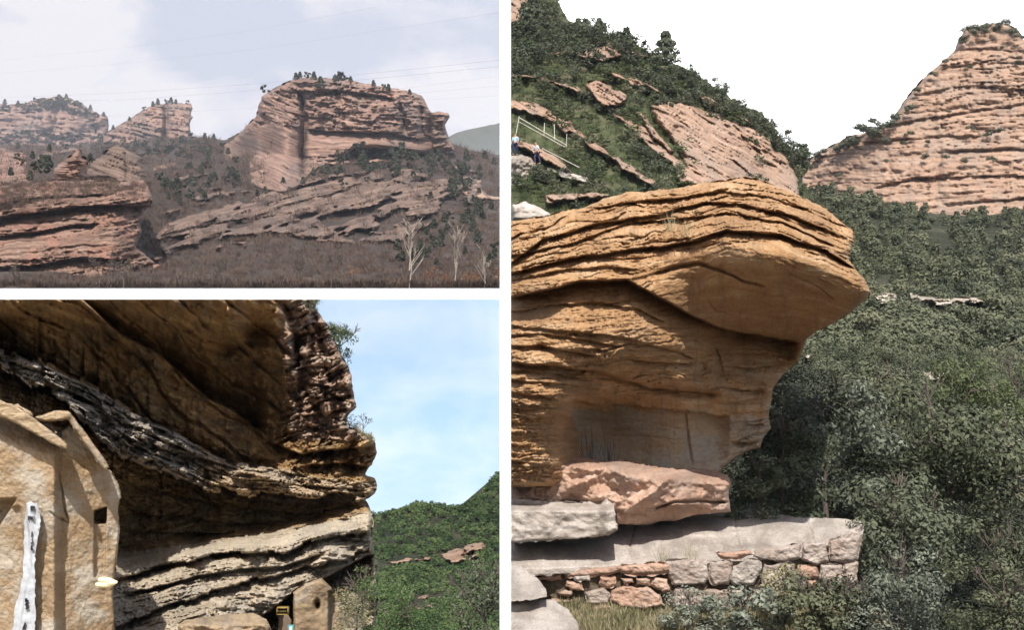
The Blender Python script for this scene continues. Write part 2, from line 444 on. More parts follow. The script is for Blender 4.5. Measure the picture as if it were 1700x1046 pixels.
PROTO = {}
def plant(name, key, geo, mat, loc, size, rz, reg, label, cat, group=None, sq=1.0):
    """one plant of one mesh; copies of a kind share mesh data unless trimmed at the edge of its place"""
    loc = np.asarray(loc, float); w = xform(geo[0], loc, size, rz, sq)
    if crosses(w, reg):
        q = clip(w, geo[1], reg)
        if len(q) < 8: return None
        idx, inv = np.unique(q, return_inverse=True)
        o = obj(name, make_mesh(name, w[idx] - loc, [inv.reshape(q.shape)], smooth=False), mat); o.location = loc
    else:
        if key not in PROTO: PROTO[key] = make_mesh(name, geo[0], [geo[1]], smooth=False); PROTO[key].materials.append(mat)
        o = obj(name, PROTO[key]); o.location = loc; o.scale = (size * sq, size * sq, size); o.rotation_euler = (0, 0, rz)
    return tag(o, label, cat, group)

def plant_parts(name, parts, loc, size, rz, reg, label, cat, group=None, sq=1.0):
    """a larger plant: an Empty with its parts (part name, geometry, material)"""
    loc = np.asarray(loc, float); root = empty(name, loc); tag(root, label, cat, group)
    for pn, geo, mat in parts:
        w = xform(geo[0], loc, size, rz, sq); q = clip(w, geo[1], reg)
        if len(q) < 2: continue
        idx, inv = np.unique(q, return_inverse=True)
        obj(pn, make_mesh(pn, w[idx] - loc, [inv.reshape(q.shape)], smooth=pn != 'crown'), mat, root)
    return root

def mass(name, items, mat, reg, label, cat=None):
    """plants beyond counting, joined: items = (geometry, loc, size, rz, sq)"""
    cos, qs, tn, k = [], [], [], 0
    rt = np.random.default_rng(len(items))
    for geo, loc, size, rz, sq in items:
        w = xform(geo[0], loc, size, rz, sq); q = clip(w, geo[1], reg) if crosses(w, reg) else geo[1]
        cos.append(w); qs.append(q + k); k += len(w); tn.append(np.full(len(w), rt.uniform(-.5, .5)))
    co, q = np.concatenate(cos), np.concatenate([x_ for x_ in qs if len(x_)]); idx, inv = np.unique(q, return_inverse=True)
    return tag(obj(name, make_mesh(name, co[idx], [inv.reshape(q.shape)], smooth=False, tone=np.concatenate(tn)[idx]), mat), label, cat, None, 'stuff')

def scatter(poly, n, seed, dens=None):
    r = np.random.default_rng(seed); A = np.array(poly, float); lo, hi = A.min(0), A.max(0); out = []
    while len(out) < n:
        p = lo + (hi - lo) * r.random((n * 2, 2)); m = inside(poly, p[:, 0], p[:, 1])
        if dens is not None: m &= r.random(len(p)) < dens(p[:, 0], p[:, 1])
        out += [tuple(x) for x in p[m]]
    return out[:n]

# ------------------------------------------------------------------ palettes
M = {}
M['rock_far'] = rock_mat('pink_grey_sandstone', (.10, .064, .05), (.225, .138, .106), (.35, .232, .182), (.13, .11, .10), .55, (1.5, 26), 2.2, .5, 40)
M['rock_band'] = rock_mat('brown_bedded_sandstone', (.055, .035, .027), (.15, .098, .073), (.28, .195, .15), (.085, .07, .062), .6, (1.5, 34), 3, .5, 50)
M['rock_front'] = rock_mat('red_brown_sandstone', (.075, .045, .034), (.175, .11, .083), (.28, .192, .15), (.30, .14, .10), .45, (1.2, 24), 2.0, .5, 40)
M['rock_pink'] = rock_mat('pale_pink_sandstone', (.18, .112, .078), (.325, .213, .15), (.42, .30, .225), (.24, .20, .17), .45, (1.0, 22), 2.0, .5, 40)
M['rock_orange'] = rock_mat('orange_sandstone', (.32, .18, .085), (.46, .275, .138), (.57, .40, .245), (.33, .195, .105), .6, (1.3, 7), 1.3, 1.0, 30, .35, 1.4, .6)
M['rock_grey'] = rock_mat('grey_limewash_rock', (.22, .19, .16), (.33, .29, .25), (.42, .38, .33), (.26, .16, .10), .4, (.8, 5), 1.5, .4, 24)
M['rock_niche'] = rock_mat('grey_brown_back_wall', (.27, .18, .105), (.35, .25, .16), (.38, .31, .235), (.31, .285, .245), .7, (.5, 3.5), 1.1, .35, 20, .3)
M['rock_slab'] = rock_mat('pale_flagstone', (.27, .235, .20), (.44, .39, .345), (.57, .52, .475), (.25, .215, .19), .6, (1.2, 5), 2.6, .6, 34)
M['rock_block'] = rock_mat('rosy_brown_stone', (.24, .15, .105), (.40, .26, .19), (.50, .36, .28), (.26, .21, .18), .5, (.8, 5), 1.6, .45, 24)
M['rock_wallstone'] = rock_mat('grey_wall_stone', (.24, .20, .17), (.36, .30, .26), (.48, .42, .37), (.22, .15, .11), .5, (2, 6), 3, .5, 40)
M['rock_tan'] = rock_mat('tan_grey_sandstone', (.22, .155, .09), (.42, .315, .20), (.55, .44, .31), (.20, .18, .16), .55, (.8, 11), 1.4, .6, 22, .3)
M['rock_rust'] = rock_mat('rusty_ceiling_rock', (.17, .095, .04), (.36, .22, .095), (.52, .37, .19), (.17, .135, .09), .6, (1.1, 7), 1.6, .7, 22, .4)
M['rock_dark'] = rock_mat('dark_grey_ledge_rock', (.24, .205, .165), (.44, .385, .315), (.58, .515, .43), (.22, .195, .165), .5, (1.0, 10), 1.8, .8, 26)
M['rock_cliff'] = rock_mat('pink_tan_cliff_face', (.20, .12, .08), (.40, .27, .19), (.52, .42, .34), (.24, .21, .19), .55, (4, 6), 2.2, .7, 30, .3)
M['rock_rust2'] = rock_mat('brown_recess_rock', (.20, .13, .065), (.38, .26, .135), (.50, .38, .22), (.22, .175, .115), .5, (.8, 16), 1.6, .6, 22)
M['rock_pale'] = rock_mat('pale_grey_lower_slabs', (.27, .215, .15), (.44, .37, .275), (.55, .48, .375), (.34, .31, .265), .6, (.7, 9), 1.4, .6, 24, .2)
M['mud'] = rock_mat('straw_mud_plaster', (.24, .17, .10), (.325, .232, .14), (.375, .28, .18), (.41, .37, .31), .85, (1.6, 2.2), 1.6, .6, 26, 0, 1.0, .35)
M['scrub_ground'] = ground_mat('winter_hillside_soil', [(.022, .017, .014), (.045, .033, .027), (.085, .062, .049)], .10)
M['green_ground'] = ground_mat('wooded_hillside_soil', [(.018, .024, .012), (.032, .038, .02), (.07, .062, .04)], .12)
M['grass_ground'] = ground_mat('grassy_slope', [(.035, .045, .02), (.07, .082, .036), (.16, .13, .085)], .35)
M['scrub'] = leaf_mat('bare_scrub_twigs', [(.025, .017, .014), (.062, .042, .033), (.13, .09, .07)], .05, .15)
M['juniper'] = leaf_mat('dark_juniper_needles', [(.012, .018, .012), (.025, .034, .02), (.045, .052, .034)], .1, .3)
M['leaf_green'] = leaf_mat('mid_green_leaves', [(.025, .04, .018), (.055, .08, .035), (.11, .135, .06)], .3, .3)
M['leaf_wood'] = leaf_mat('dull_wooded_green', [(.010, .015, .008), (.034, .045, .024), (.12, .13, .075)], .1, .2)
M['leaf_sage'] = leaf_mat('pale_sage_leaves', [(.02, .027, .015), (.06, .072, .042), (.16, .165, .10)], .1, .2)
M['leaf_bright'] = leaf_mat('bright_summer_leaves', [(.03, .06, .022), (.06, .11, .042), (.14, .20, .075)], .3, .12)  # brighter, more saturated green than the other leaves
M['leaf_grey'] = leaf_mat('grey_green_leaves', [(.03, .036, .026), (.09, .105, .075), (.25, .27, .21)], .2, 1.2)
M['leaf_dark'] = leaf_mat('deep_green_leaves', [(.022, .029, .018), (.05, .064, .038), (.11, .125, .08)], .2, 1.0)
M['grass'] = leaf_mat('dry_grass_blades', [(.09, .09, .045), (.20, .19, .10), (.38, .34, .21)], .3, 1.5)
M['autumn'] = leaf_mat('russet_dry_leaves', [(.12, .055, .03), (.20, .095, .05), (.28, .15, .08)], .2, .5)
M['bark_pale'] = plain('pale_grey_bark', (.34, .29, .25), .9)
M['bark'] = plain('brown_bark', (.10, .08, .068), .95)
M['wire'] = plain('power_cable', (.22, .22, .24), .6)

# ------------------------------------------------------------------ skies (backdrops far behind everything)
def backdrop(u0, v0, u1, v1, d, mat):
    co = P([u0, u1, u1, u0], [v1, v1, v0, v0], d)
    uv = np.array([[u0, -v1], [u1, -v1], [u1, -v0], [u0, -v0]]) / 500.0
    o = obj('sky', make_mesh('sky', co, [np.array([[0, 1, 2, 3]])], uv, False), mat)
    return tag(o, kind='structure')
SKY_K = 2.0 ** -EXPOSURE
backdrop(-1500, -900, 3200, 1900, 3700, sky_mat('white_overcast_sky', (1.0, 1.0, 1.0), (.97, 1.0, 1.0), (1, 1, 1), 2, .4, .6, 3.2 * SKY_K))
backdrop(-1500, -900, 830, 479, 3690, sky_mat('pale_winter_sky', srgb(196, 208, 228), srgb(214, 214, 228), srgb(240, 237, 242), 2.4, .46, .64, 1.06 * SKY_K, (1, 1.5, 1), 3.3, .95, ((.12, -.14, .5, .26), (.55, -.36, .3, .15), (1.45, -.3, .45, .16), (.75, -.1, .35, -.14))))
backdrop(-1500, 497, 830, 1900, 3690, sky_mat('thin_cloud_blue_sky', srgb(168, 208, 244), srgb(190, 220, 246), srgb(226, 240, 252), 3.4, .36, .74, 1.3 * SKY_K, (1, 1.9, 1), 8.1, .9))

# ------------------------------------------------------------------ unseen pale ground under the viewer, added to bounce sun onto the overhangs
_gu, _gv = np.meshgrid(np.linspace(-26, 26, 27), np.linspace(-24, 8.6, 18))
_gco = np.stack([_gu, _gv, EYE - 2.75 + .08 * fbm(_gu * .3, _gv * .3, 3, 5)], -1).reshape(-1, 3); _gi = np.arange(27 * 18).reshape(18, 27)
_gq = np.stack([_gi[:-1, :-1], _gi[:-1, 1:], _gi[1:, 1:], _gi[1:, :-1]], -1).reshape(-1, 4)
tag(obj('ground', make_mesh('ground', _gco, [_gq]), ground_mat('pale_bounce_earth', [(.26, .21, .15), (.36, .30, .22), (.44, .38, .29)], 1.0)), kind='structure')

# ================================================================== PLACE 1 (upper left): winter mesas above a scrub slope
mpp = lambda d: d / F
DM = lambda d: np.where(d > 200, 200 * (np.maximum(d, 1) / 200) ** 1.35, d)
msize = lambda d: float(DM(np.asarray(d, float))) / F
ul_hill = tps([(-60, 245, 980), (180, 238, 880), (345, 228, 640), (440, 235, 470), (600, 240, 455), (740, 245, 470), (860, 262, 520),
               (-60, 300, 250), (120, 305, 232), (240, 300, 300), (320, 300, 400), (500, 320, 345), (650, 280, 390), (860, 320, 390),
               (280, 400, 230), (420, 410, 225), (600, 415, 230), (860, 400, 240), (-60, 400, 215), (150, 420, 205), (-60, 455, 172), (180, 455, 172),
               (-60, 485, 150), (200, 485, 150), (400, 485, 150), (620, 485, 150), (860, 485, 150)])
def ul_hill_d(u, v): return np.maximum(ul_hill(u, v), 204 * (1 - ss(225, 275, u)) * (1 - ss(446, 466, v))) * (1 + .012 * fbm(u * .012, v * .02, 4, 3) + .004 * fbm(u * .08, v * .1, 3, 4))
hill_top = [(-60, 238), (60, 240), (110, 242), (165, 236), (182, 226), (240, 232), (300, 231), (322, 226), (348, 229), (375, 233), (400, 220), (430, 200), (520, 215), (640, 225), (726, 230), (748, 238), (775, 246), (800, 252), (830, 257)]
tag(relief('hillside', hill_top + [(830, 479), (-60, 479)], lambda u, v, e: ul_hill_d(u, v), M['scrub_ground'], 3.0, 1.5, seed=1, thick=4), kind='structure')

# far ridge in the haze
tag(relief('distant_ridge', [(725, 262), (742, 228), (760, 219), (785, 213), (806, 209), (830, 203), (830, 275), (725, 280)], lambda u, v, e: 1450 + (250 - v) * 2 + 8 * fbm(u * .05, v * .05, 4, 9), M['green_ground'], 3, .8, seed=2), kind='structure')

def bedded(base, slope, th, seed, amp, gain, fu=.012, warp=10, block=.5, extra=None, vert=0):
    """distance function of a bedded cliff: base distance, bedding slope and thickness in pixels, relief `gain` px"""
    s = lambda u, v: v + slope * u + warp * fbm(u * .006, v * .006, 3, seed)
    def f(u, v, e):
        d = base(u, v) if callable(base) else base + 0 * u
        r = strata(u, s(u, v), th, seed, amp, fu, block) + .9 * fbm(u * .03, v * .03, 4, seed + 7) + .25 * fbm(u * .15, v * .15, 3, seed + 8)
        if vert: r = r + vert * layer(v, u + 12 * fbm(v * .02, u * .01, 2, seed), 34, .004, seed + 60, .1)
        d = d - 1.7 * r * gain * mpp(d)
        return d + (extra(u, v) if extra else 0)
    return f, s

# mesa far left
f, s = bedded(lambda u, v: 1080 - (v - 200) * .8 + 16 * np.cos(u * .06), 0, 9, 11, (1, .6, .4), 7, .03, 6, vert=.9)
tag(relief('mesa', [(-60, 172), (0, 172), (12, 174), (40, 172), (58, 167), (78, 163), (95, 159), (112, 161), (125, 168), (140, 174), (150, 182), (165, 190), (178, 192), (180, 214), (172, 232), (150, 246), (60, 250), (-60, 252)], f, M['rock_far'], 2, 1.5, (7, 12), s, layers=lambda u, v: (v + 4 * fbm(u * .05, 1, 2, 3) > 188).astype(int) + (v > 215), thick=40, seed=3), 'hazy far mesa with wooded top at the left edge, behind the leaning crag', 'mesa')
# second butte with a vertical cleft
f, s = bedded(lambda u, v: 800 - (v - 200) * .6, -.22, 8, 21, (1.1, .7, .4), 5, .02, 8, extra=lambda u, v: vgroove(u, v, [(274, 160), (276, 200), (272, 245)], 22, 3.5))
tag(relief('crag', [(172, 224), (190, 212), (212, 200), (232, 186), (245, 178), (262, 171), (280, 170), (300, 170), (317, 171), (320, 180), (317, 192), (321, 194), (315, 206), (317, 220), (319, 236), (300, 245), (240, 244), (190, 240), (172, 238)], f, M['rock_far'], 1.6, 1.2, (7, 14), s, layers=lambda u, v: (v + .0 * u - .22 * (u - 250) * -1 > 203).astype(int), thick=30, seed=4), 'leaning bedded crag with a dark vertical cleft, between the far mesa and the main butte', 'crag')

# the main butte
def butte_extra(u, v):
    x = 0 * u
    x = x + vgroove(u, v, [(498, 150), (506, 200), (502, 240), (503, 300)], 12, 4.5)            # cleft beside the buttress
    x = x - 16 * ss(40, 0, np.abs(u - 472)) * ss(150, 210, v)                                    # buttress
    x = x + lip(u, v, [(505, 214), (560, 217), (640, 219), (690, 229), (722, 232)], 7, 3, 9)      # shadow line above the smooth band
    x = x + lip(u, v, [(530, 146), (600, 152), (640, 160), (662, 168)], 5, 3, 9)
    x = x + vgroove(u, v, [(662, 160), (668, 190), (676, 230)], 6, 4) + vgroove(u, v, [(697, 165), (703, 230)], 4, 3)
    x = x + 22 * ss(430, 395, u) + 14 * ss(690, 728, u)
    return x
smooth_band = lambda u, v: ss(curve(u, [(380, 232), (440, 205), (500, 212), (520, 217), (640, 221), (690, 231), (725, 236)]), curve(u, [(380, 236), (440, 209), (500, 216), (520, 221), (640, 225), (690, 234), (725, 240)]), v) * (1 - ss(248, 258, v + .2 * (u - 560) * (u < 560)))
_s = lambda u, v: v - .05 * u + np.where(u < 500, (500 - u) * .35, 0) + 5 * fbm(u * .008, v * .01, 3, 31)
def butte_d(u, v, e):
    d = 405 - (v - 190) * .12 + 26 * ((u - 570) / 150) ** 2
    d = np.where(v > 236, np.minimum(d, ul_hill(u, v) * (.975 + .03 * (1 - ss(0, 7, e)))), d)
    k = 1 - .85 * smooth_band(u, v)
    r = strata(u, _s(u, v), 13, 31, (1.2, .9, .55), .02, .55) + (1.1 + 1.2 * ss(505, 480, u)) * fbm(u * .045, v * .035, 5, 32, .6) + .45 * fbm(u * .12, v * .12, 3, 33)
    return d - 9 * r * k * mpp(d) + butte_extra(u, v)
butte = relief('butte', [(372, 240), (392, 226), (408, 210), (426, 192), (430, 172), (434, 160), (448, 150), (466, 141), (486, 132), (505, 128), (540, 128), (575, 131), (612, 138), (650, 146), (680, 150), (700, 158), (708, 172), (716, 186), (718, 210), (724, 236), (726, 252), (700, 256), (660, 250), (620, 246), (590, 248), (560, 268), (520, 290), (500, 312), (470, 325), (430, 318), (400, 300), (372, 280)],
               butte_d, M['rock_far'], 1.6, 1.4, (8, 16), _s, layers=lambda u, v: (v > curve(u, [(430, 160), (505, 135), (640, 158), (720, 190)])).astype(int) + (v > curve(u, [(372, 236), (440, 207), (505, 214), (640, 222), (725, 236)])) + (v > curve(u, [(372, 270), (470, 262), (560, 262), (725, 262)])) , thick=40, seed=5)
tag(butte, 'great flat-topped sandstone butte with a smooth pink band, tallest in the winter view', 'butte')
f, s = bedded(lambda u, v: 432 + 0 * u, .1, 8, 41, (1, .6, .4), 5, .02, 5)
tag(relief('rock_pillar', [(714, 186), (728, 184), (744, 187), (747, 193), (741, 198), (739, 208), (743, 222), (750, 238), (756, 250), (715, 252)], f, M['rock_far'], 1.5, 1, (6, 10), s, thick=14, seed=6), 'slim rock pillar with overhanging cap, right behind the great butte', 'rock')

def outcrop(name, poly, slope, th, seed, mat, label, cat='rock', gain=5, rel=.975, amp=(1.2, .8, .5), fu=.02, warp=6, extra=None, layers=None, bury=8, step=1.8, dd=None, rough=2, patchy=.0):
    base = dd or (lambda u, v: ul_hill(u, v) * rel)
    f0, s = bedded(base, slope, th, seed, amp, gain, fu, warp, extra=extra)
    f = lambda u, v, e: f0(u, v, e) + ((1 - ss(0, bury * 1.6, e + 6 * fbm(u * .05, v * .08, 3, seed + 90))) * 1.5 + patchy * ss(.05, .45, fbm(u * .02, s(u, v) * .06, 4, seed + 91))) * base(u, v) * (1 - rel)
    return tag(relief(name, poly, f, mat, step, rough, (0, 0), s, layers=layers, thick=6, seed=seed), label, cat)

outcrop('rock_outcrop', [(-60, 246), (10, 244), (40, 242), (48, 254), (44, 275), (60, 290), (50, 318), (20, 335), (-60, 335)], .1, 7, 51, M['rock_front'], 'low bedded outcrop at the left edge, below the far mesa', rel=.94)
outcrop('rock_outcrop', [(60, 258), (75, 250), (100, 245), (130, 244), (132, 252), (105, 258), (80, 266), (62, 268)], -.1, 6, 52, M['rock_far'], 'thin rock ledge peeping out behind the red hoodoo', rel=.9)
outcrop('hoodoo', [(86, 298), (90, 280), (98, 270), (112, 262), (122, 256), (124, 248), (134, 247), (137, 253), (134, 258), (146, 265), (144, 276), (138, 282), (148, 290), (152, 300), (120, 306), (92, 306)], 0, 8, 53, M['rock_front'], 'red stacked hoodoo with a knobbly top on the left spur', 'rock', 3.5, dd=lambda u, v: 205 + 4 * ((u - 120) / 30) ** 2 + 0 * v, bury=5, step=1.3)
outcrop('rock_outcrop', [(140, 292), (150, 272), (170, 256), (186, 244), (198, 239), (207, 248), (222, 252), (236, 262), (244, 285), (247, 312), (230, 318), (180, 306), (150, 302)], -.35, 9, 54, M['rock_band'], 'steep bedded outcrop with a pointed crest just right of the red hoodoo', gain=6, dd=lambda u, v: 262 - (v - 270) * .4 + .08 * (u - 200) + 18 * ((u - 200) / 50) ** 2, extra=lambda u, v: vgroove(u, v, [(208, 245), (212, 310)], 4, 3))
outcrop('rock_outcrop', [(247, 272), (262, 266), (285, 264), (300, 265), (304, 274), (290, 280), (270, 284), (256, 292), (248, 292)], -.05, 6, 55, M['rock_far'], 'small pale outcrop in the gully left of the great butte', rel=.96)
# the front cliff at left
def front_extra(u, v):
    return (lip(u, v, [(-60, 368), (60, 352), (130, 340), (200, 338), (254, 340)], 7, 4, 12, keep=(True, True)) + lip(u, v, [(-60, 395), (60, 385), (120, 372), (170, 368)], 3.5, 3, 9, keep=(True, False))
            + lip(u, v, [(-60, 448), (60, 440), (130, 426), (220, 430)], 5, 3, 10, keep=(True, False)) + lip(u, v, [(-60, 345), (80, 325), (200, 318)], 2.5, 3, 8))
_sf = lambda u, v: v + .1 * u + 6 * fbm(u * .008, v * .01, 3, 61)
def front_d(u, v, e):
    d = 176 - (v - 380) * .05 + 10 * ss(180, 260, u) + 14 * ss(335, 290, v)
    k = 1 - .55 * ss(380, 392, v) * (1 - ss(420, 432, v))
    return d - 9 * k * (strata(u, _sf(u, v), 15, 61, (1.2, .9, .5), .016, .5) + fbm(u * .03, v * .03, 4, 62) + .3 * fbm(u * .14, v * .14, 3, 63)) * mpp(d) + front_extra(u, v)
tag(relief('cliff', [(-60, 312), (40, 306), (90, 300), (150, 298), (200, 302), (238, 298), (247, 312), (252, 328), (250, 344), (240, 350), (240, 362), (232, 370), (236, 384), (230, 398), (226, 410), (240, 420), (252, 432), (268, 440), (262, 448), (230, 462), (150, 466), (-60, 470)], front_d, M['rock_front'], 1.6, 1.6, (6, 7), _sf,
           layers=lambda u, v: (v > curve(u, [(-60, 368), (60, 352), (130, 340), (254, 340)])).astype(int) + (v > curve(u, [(-60, 395), (120, 374), (260, 372)])) + (v > curve(u, [(-60, 448), (130, 426), (260, 432)])), thick=16, seed=7), 'broad overhanging red-brown cliff in the left foreground of the winter view', 'cliff')
# long bedded band below the butte
def band_extra(u, v):
    return (lip(u, v, [(400, 365), (470, 340), (540, 322), (600, 306)], 6, 4, 12) + lip(u, v, [(520, 362), (560, 352), (610, 350), (640, 366), (690, 372)], 9, 4, 14)
            + lip(u, v, [(600, 298), (640, 296), (690, 306)], 6, 4, 14) + lip(u, v, [(250, 392), (330, 374), (420, 360), (500, 350)], 5, 3, 10))
outcrop('cliff_band', [(244, 424), (248, 392), (280, 364), (330, 346), (390, 330), (440, 312), (500, 302), (560, 288), (610, 280), (660, 276), (710, 278), (750, 284), (790, 290), (815, 300), (806, 330), (790, 344), (765, 350), (738, 368), (705, 388), (660, 408), (600, 412), (540, 408), (500, 402), (440, 396), (380, 402), (330, 414), (280, 428)], .24, 11, 71, M['rock_band'], 'long tilted band of thin brown beds running below the great butte', 'cliff', 5.5, .95, (1.5, 1.2, .8), .015, 12, band_extra, lambda u, v: (v + .24 * u > 452).astype(int) + (v + .24 * u > 490) + (u > 560), 9, patchy=1.9)
outcrop('rock_outcrop', [(764, 296), (790, 291), (806, 297), (800, 310), (812, 318), (830, 322), (830, 338), (800, 340), (770, 330), (758, 318)], .0, 8, 81, M['rock_pink'], 'pale broken outcrop at the right end of the long tilted band', rel=.96)
outcrop('rock_outcrop', [(500, 258), (560, 262), (640, 262), (660, 270), (610, 273), (560, 276), (520, 284)], -.05, 6, 82, M['rock_pink'], 'thin pink ledge in the scrub under the smooth band of the great butte', rel=.975, gain=3, bury=5)

for k, (pl, lab) in enumerate([([(300, 330), (350, 316), (410, 312), (430, 318), (380, 326), (330, 338)], 'thin broken ledge high on the scrub slope left of the butte foot'), ([(470, 306), (530, 292), (600, 282), (640, 280), (620, 288), (560, 296), (500, 312)], 'thin ledge just above the long tilted band'),
                               ([(264, 300), (300, 290), (345, 286), (360, 290), (320, 298), (280, 308)], 'thin ledge in the gully beside the steep outcrop'), ([(250, 360), (290, 342), (340, 334), (350, 340), (300, 352), (262, 368)], 'thin ledge above the left tail of the tilted band'),
                               ([(250, 428), (300, 414), (360, 404), (420, 398), (430, 403), (370, 412), (300, 424), (262, 434)], 'thin ledge below the left tail of the tilted band'), ([(700, 272), (760, 276), (800, 282), (830, 284), (830, 290), (780, 288), (730, 282)], 'thin ledge in the scrub above the pale broken outcrop')]):
    outcrop('rock_ledge', pl, .2 if k != 5 else -.1, 6, 400 + k * 3, M['rock_band'], lab, gain=5, rel=.955, bury=4, patchy=1.4)
# vegetation of the winter slope
tw = [twig_bush(34, 100 + k, .9, .022, .8) for k in range(5)]
jn = [cone_tree(170, .13, 200 + k, .40, .75) for k in range(4)]
jb = [blob_bush(170, .13, 210 + k, 1.1, 9, .6, jit=.3, zlo=.05) for k in range(3)]
r_ = np.random.default_rng(5)
band_poly = [(250, 402), (290, 366), (400, 338), (500, 310), (610, 286), (745, 292), (770, 335), (700, 382), (600, 404), (530, 402), (440, 388), (330, 404)]
cliff_poly = [(-60, 345), (60, 330), (150, 318), (250, 318), (235, 400), (262, 442), (150, 455), (-60, 460)]
items = []
for (u, v) in scatter(hill_top + [(830, 477), (-60, 477)], 5200, 11):
    p = np.array([[u, v]])
    in_rock = inside(band_poly, p[:, 0], p[:, 1])[0] or inside(cliff_poly, p[:, 0], p[:, 1])[0]
    if in_rock and (r_.random() < .8 or u < 262): continue
    d = float(ul_hill_d(np.array(u), np.array(v))) * (.935 if in_rock else .99)
    items.append((tw[r_.integers(5)], P(u, v + 3, d), r_.uniform(9, 17) * msize(d), r_.uniform(0, 6.3), 1.1))
for (u, v) in scatter([(0, 300), (90, 298), (160, 294), (240, 304), (240, 326), (150, 322), (60, 334), (0, 350)], 420, 12):   # brush on the front cliff's top
    d = 178 + 14 * float(ss(335, 290, np.array(v))) - 1.5
    items.append((tw[r_.integers(5)], P(u, v + 3, d), r_.uniform(6, 12) * msize(d), r_.uniform(0, 6.3), 1.1))
mass('scrub', items, M['scrub'], 'UL', 'leafless brown scrub covering the winter slopes', 'scrub')

con = [(440, 152, 11), (491, 131, 9), (498, 128, 8), (510, 127, 9), (521, 131, 10), (532, 145, 14), (527, 144, 10), (556, 134, 9), (563, 132, 11), (572, 132, 12), (582, 136, 8), (620, 142, 8), (635, 147, 9), (645, 150, 9), (680, 156, 7),
       (598, 254, 18), (604, 262, 10), (575, 262, 12), (567, 268, 12), (650, 255, 11), (667, 262, 20), (680, 265, 15), (690, 266, 14), (655, 268, 12), (640, 262, 9), (598, 274, 14), (608, 275, 13), (622, 278, 11), (628, 281, 8), (636, 280, 10), (656, 283, 17), (660, 284, 10), (714, 262, 12), (737, 272, 15), (728, 258, 10), (775, 266, 14), (783, 262, 8), (805, 262, 10), (820, 272, 9), (740, 282, 10), (752, 290, 12), (765, 288, 15), (770, 289, 15), (750, 318, 18), (755, 326, 14), (534, 286, 12), (545, 288, 10), (520, 290, 9), (570, 306, 11), (440, 320, 9), (427, 324, 8), (481, 316, 7), (470, 305, 9),
       (792, 342, 12), (795, 350, 14), (816, 346, 10), (790, 358, 13), (803, 362, 10), (768, 370, 12), (786, 376, 12), (748, 376, 9), (764, 384, 8), (793, 402, 16), (824, 416, 14), (820, 428, 12), (702, 380, 8), (720, 404, 13), (697, 408, 10), (660, 414, 14), (608, 300, 8), (715, 330, 10), (560, 258, 8),
       (300, 312, 16), (318, 308, 14), (332, 318, 8), (315, 325, 12), (340, 330, 10), (350, 300, 9), (375, 300, 10), (296, 325, 12), (366, 328, 7), (390, 310, 8), (280, 330, 8),
       (30, 246, 8), (26, 262, 9), (18, 290, 10), (54, 262, 9), (60, 280, 12), (72, 286, 22), (80, 278, 16), (35, 272, 10), (50, 298, 12), (82, 250, 9), (108, 246, 8), (150, 268, 11), (8, 172, 7), (60, 168, 7), (150, 182, 7), (172, 192, 6), (96, 162, 7), (110, 162, 6), (30, 175, 7), (240, 182, 6), (254, 176, 7), (262, 173, 8), (277, 171, 7), (284, 171, 8), (292, 171, 6), (310, 171, 6), (188, 214, 6), (215, 200, 6), (320, 228, 8), (340, 230, 8), (300, 236, 9), (285, 238, 8), (262, 240, 8), (170, 238, 9), (205, 238, 8), (225, 242, 8), (188, 300, 7), (240, 244, 8), (355, 230, 7), (145, 192, 7), (126, 172, 7)]
_rj = np.random.default_rng(77)
con += [(u, v, _rj.uniform(7, 13)) for (u, v) in scatter([(420, 320), (560, 285), (640, 268), (740, 262), (826, 275), (826, 350), (770, 400), (826, 440), (640, 440), (700, 390), (760, 345), (740, 300), (620, 290)], 75, 78)] + [(u, v, _rj.uniform(6, 12)) for (u, v) in scatter([(255, 300), (380, 250), (420, 300), (300, 345)], 34, 79)]
def ul_top_d(u, v):
    if v < 165 and 420 < u < 730: return 398.0
    if v < 195 and u < 185: return 1060.0
    if v < 216 and 185 <= u < 322: return 788.0
    if u < 260 and 246 < v < 300: return min(230.0, float(ul_hill_d(np.array(u), np.array(v)))) * .97
    return float(ul_hill_d(np.array(u), np.array(v))) * .935
for k, (u, v, h) in enumerate(con):
    d = ul_top_d(u, v); t = 'juniper_tree'
    on = 'growing along the flat top of a mesa' if v < 200 else 'under the right half of the great butte' if u > 640 and v < 300 else 'under the left half of the great butte' if u > 420 and v < 300 else 'on the slope right of the tilted rock band' if u > 700 else 'on or below the tilted rock band' if u > 420 else 'in the gully left of the great butte' if u > 250 else 'among the outcrops on the left spur'
    g = jn[k % 4] if (k * 7) % 3 else jb[k % 3]
    plant(t, ('juniper', k % 4, (k * 7) % 3 > 0, k % 3), g, M['juniper'], P(u, v + 1.5, d), h * 1.35 * msize(d), k * 1.3, 'UL', 'small dark juniper ' + on, 'tree', 'junipers of the winter view', .95)
# wooded dark fringe on the saddle and the mesa tops
items = [(jb[r_.integers(3)], P(u, v + 2, d_), r_.uniform(5, 9) * msize(d_), r_.uniform(0, 6), 1.3)
         for (u, v) in scatter([(150, 238), (200, 236), (300, 233), (370, 236), (390, 246), (330, 262), (250, 262), (160, 256)], 170, 14) for d_ in [float(ul_hill_d(np.array(u), np.array(v))) * .985]]
items += [(jb[r_.integers(3)], P(u, v + 2, 1050.), r_.uniform(5, 9) * msize(1050), r_.uniform(0, 6), 1.3) for (u, v) in scatter([(0, 176), (50, 172), (95, 162), (118, 166), (145, 182), (172, 194), (150, 194), (100, 186), (40, 184), (0, 186)], 90, 15)]
items += [(jb[r_.integers(3)], P(u, v + 2, 960.), r_.uniform(5, 8) * msize(960), r_.uniform(0, 6), 1.4) for (u, v) in scatter([(0, 222), (80, 215), (130, 224), (170, 226), (170, 240), (60, 246), (0, 244)], 90, 16)]
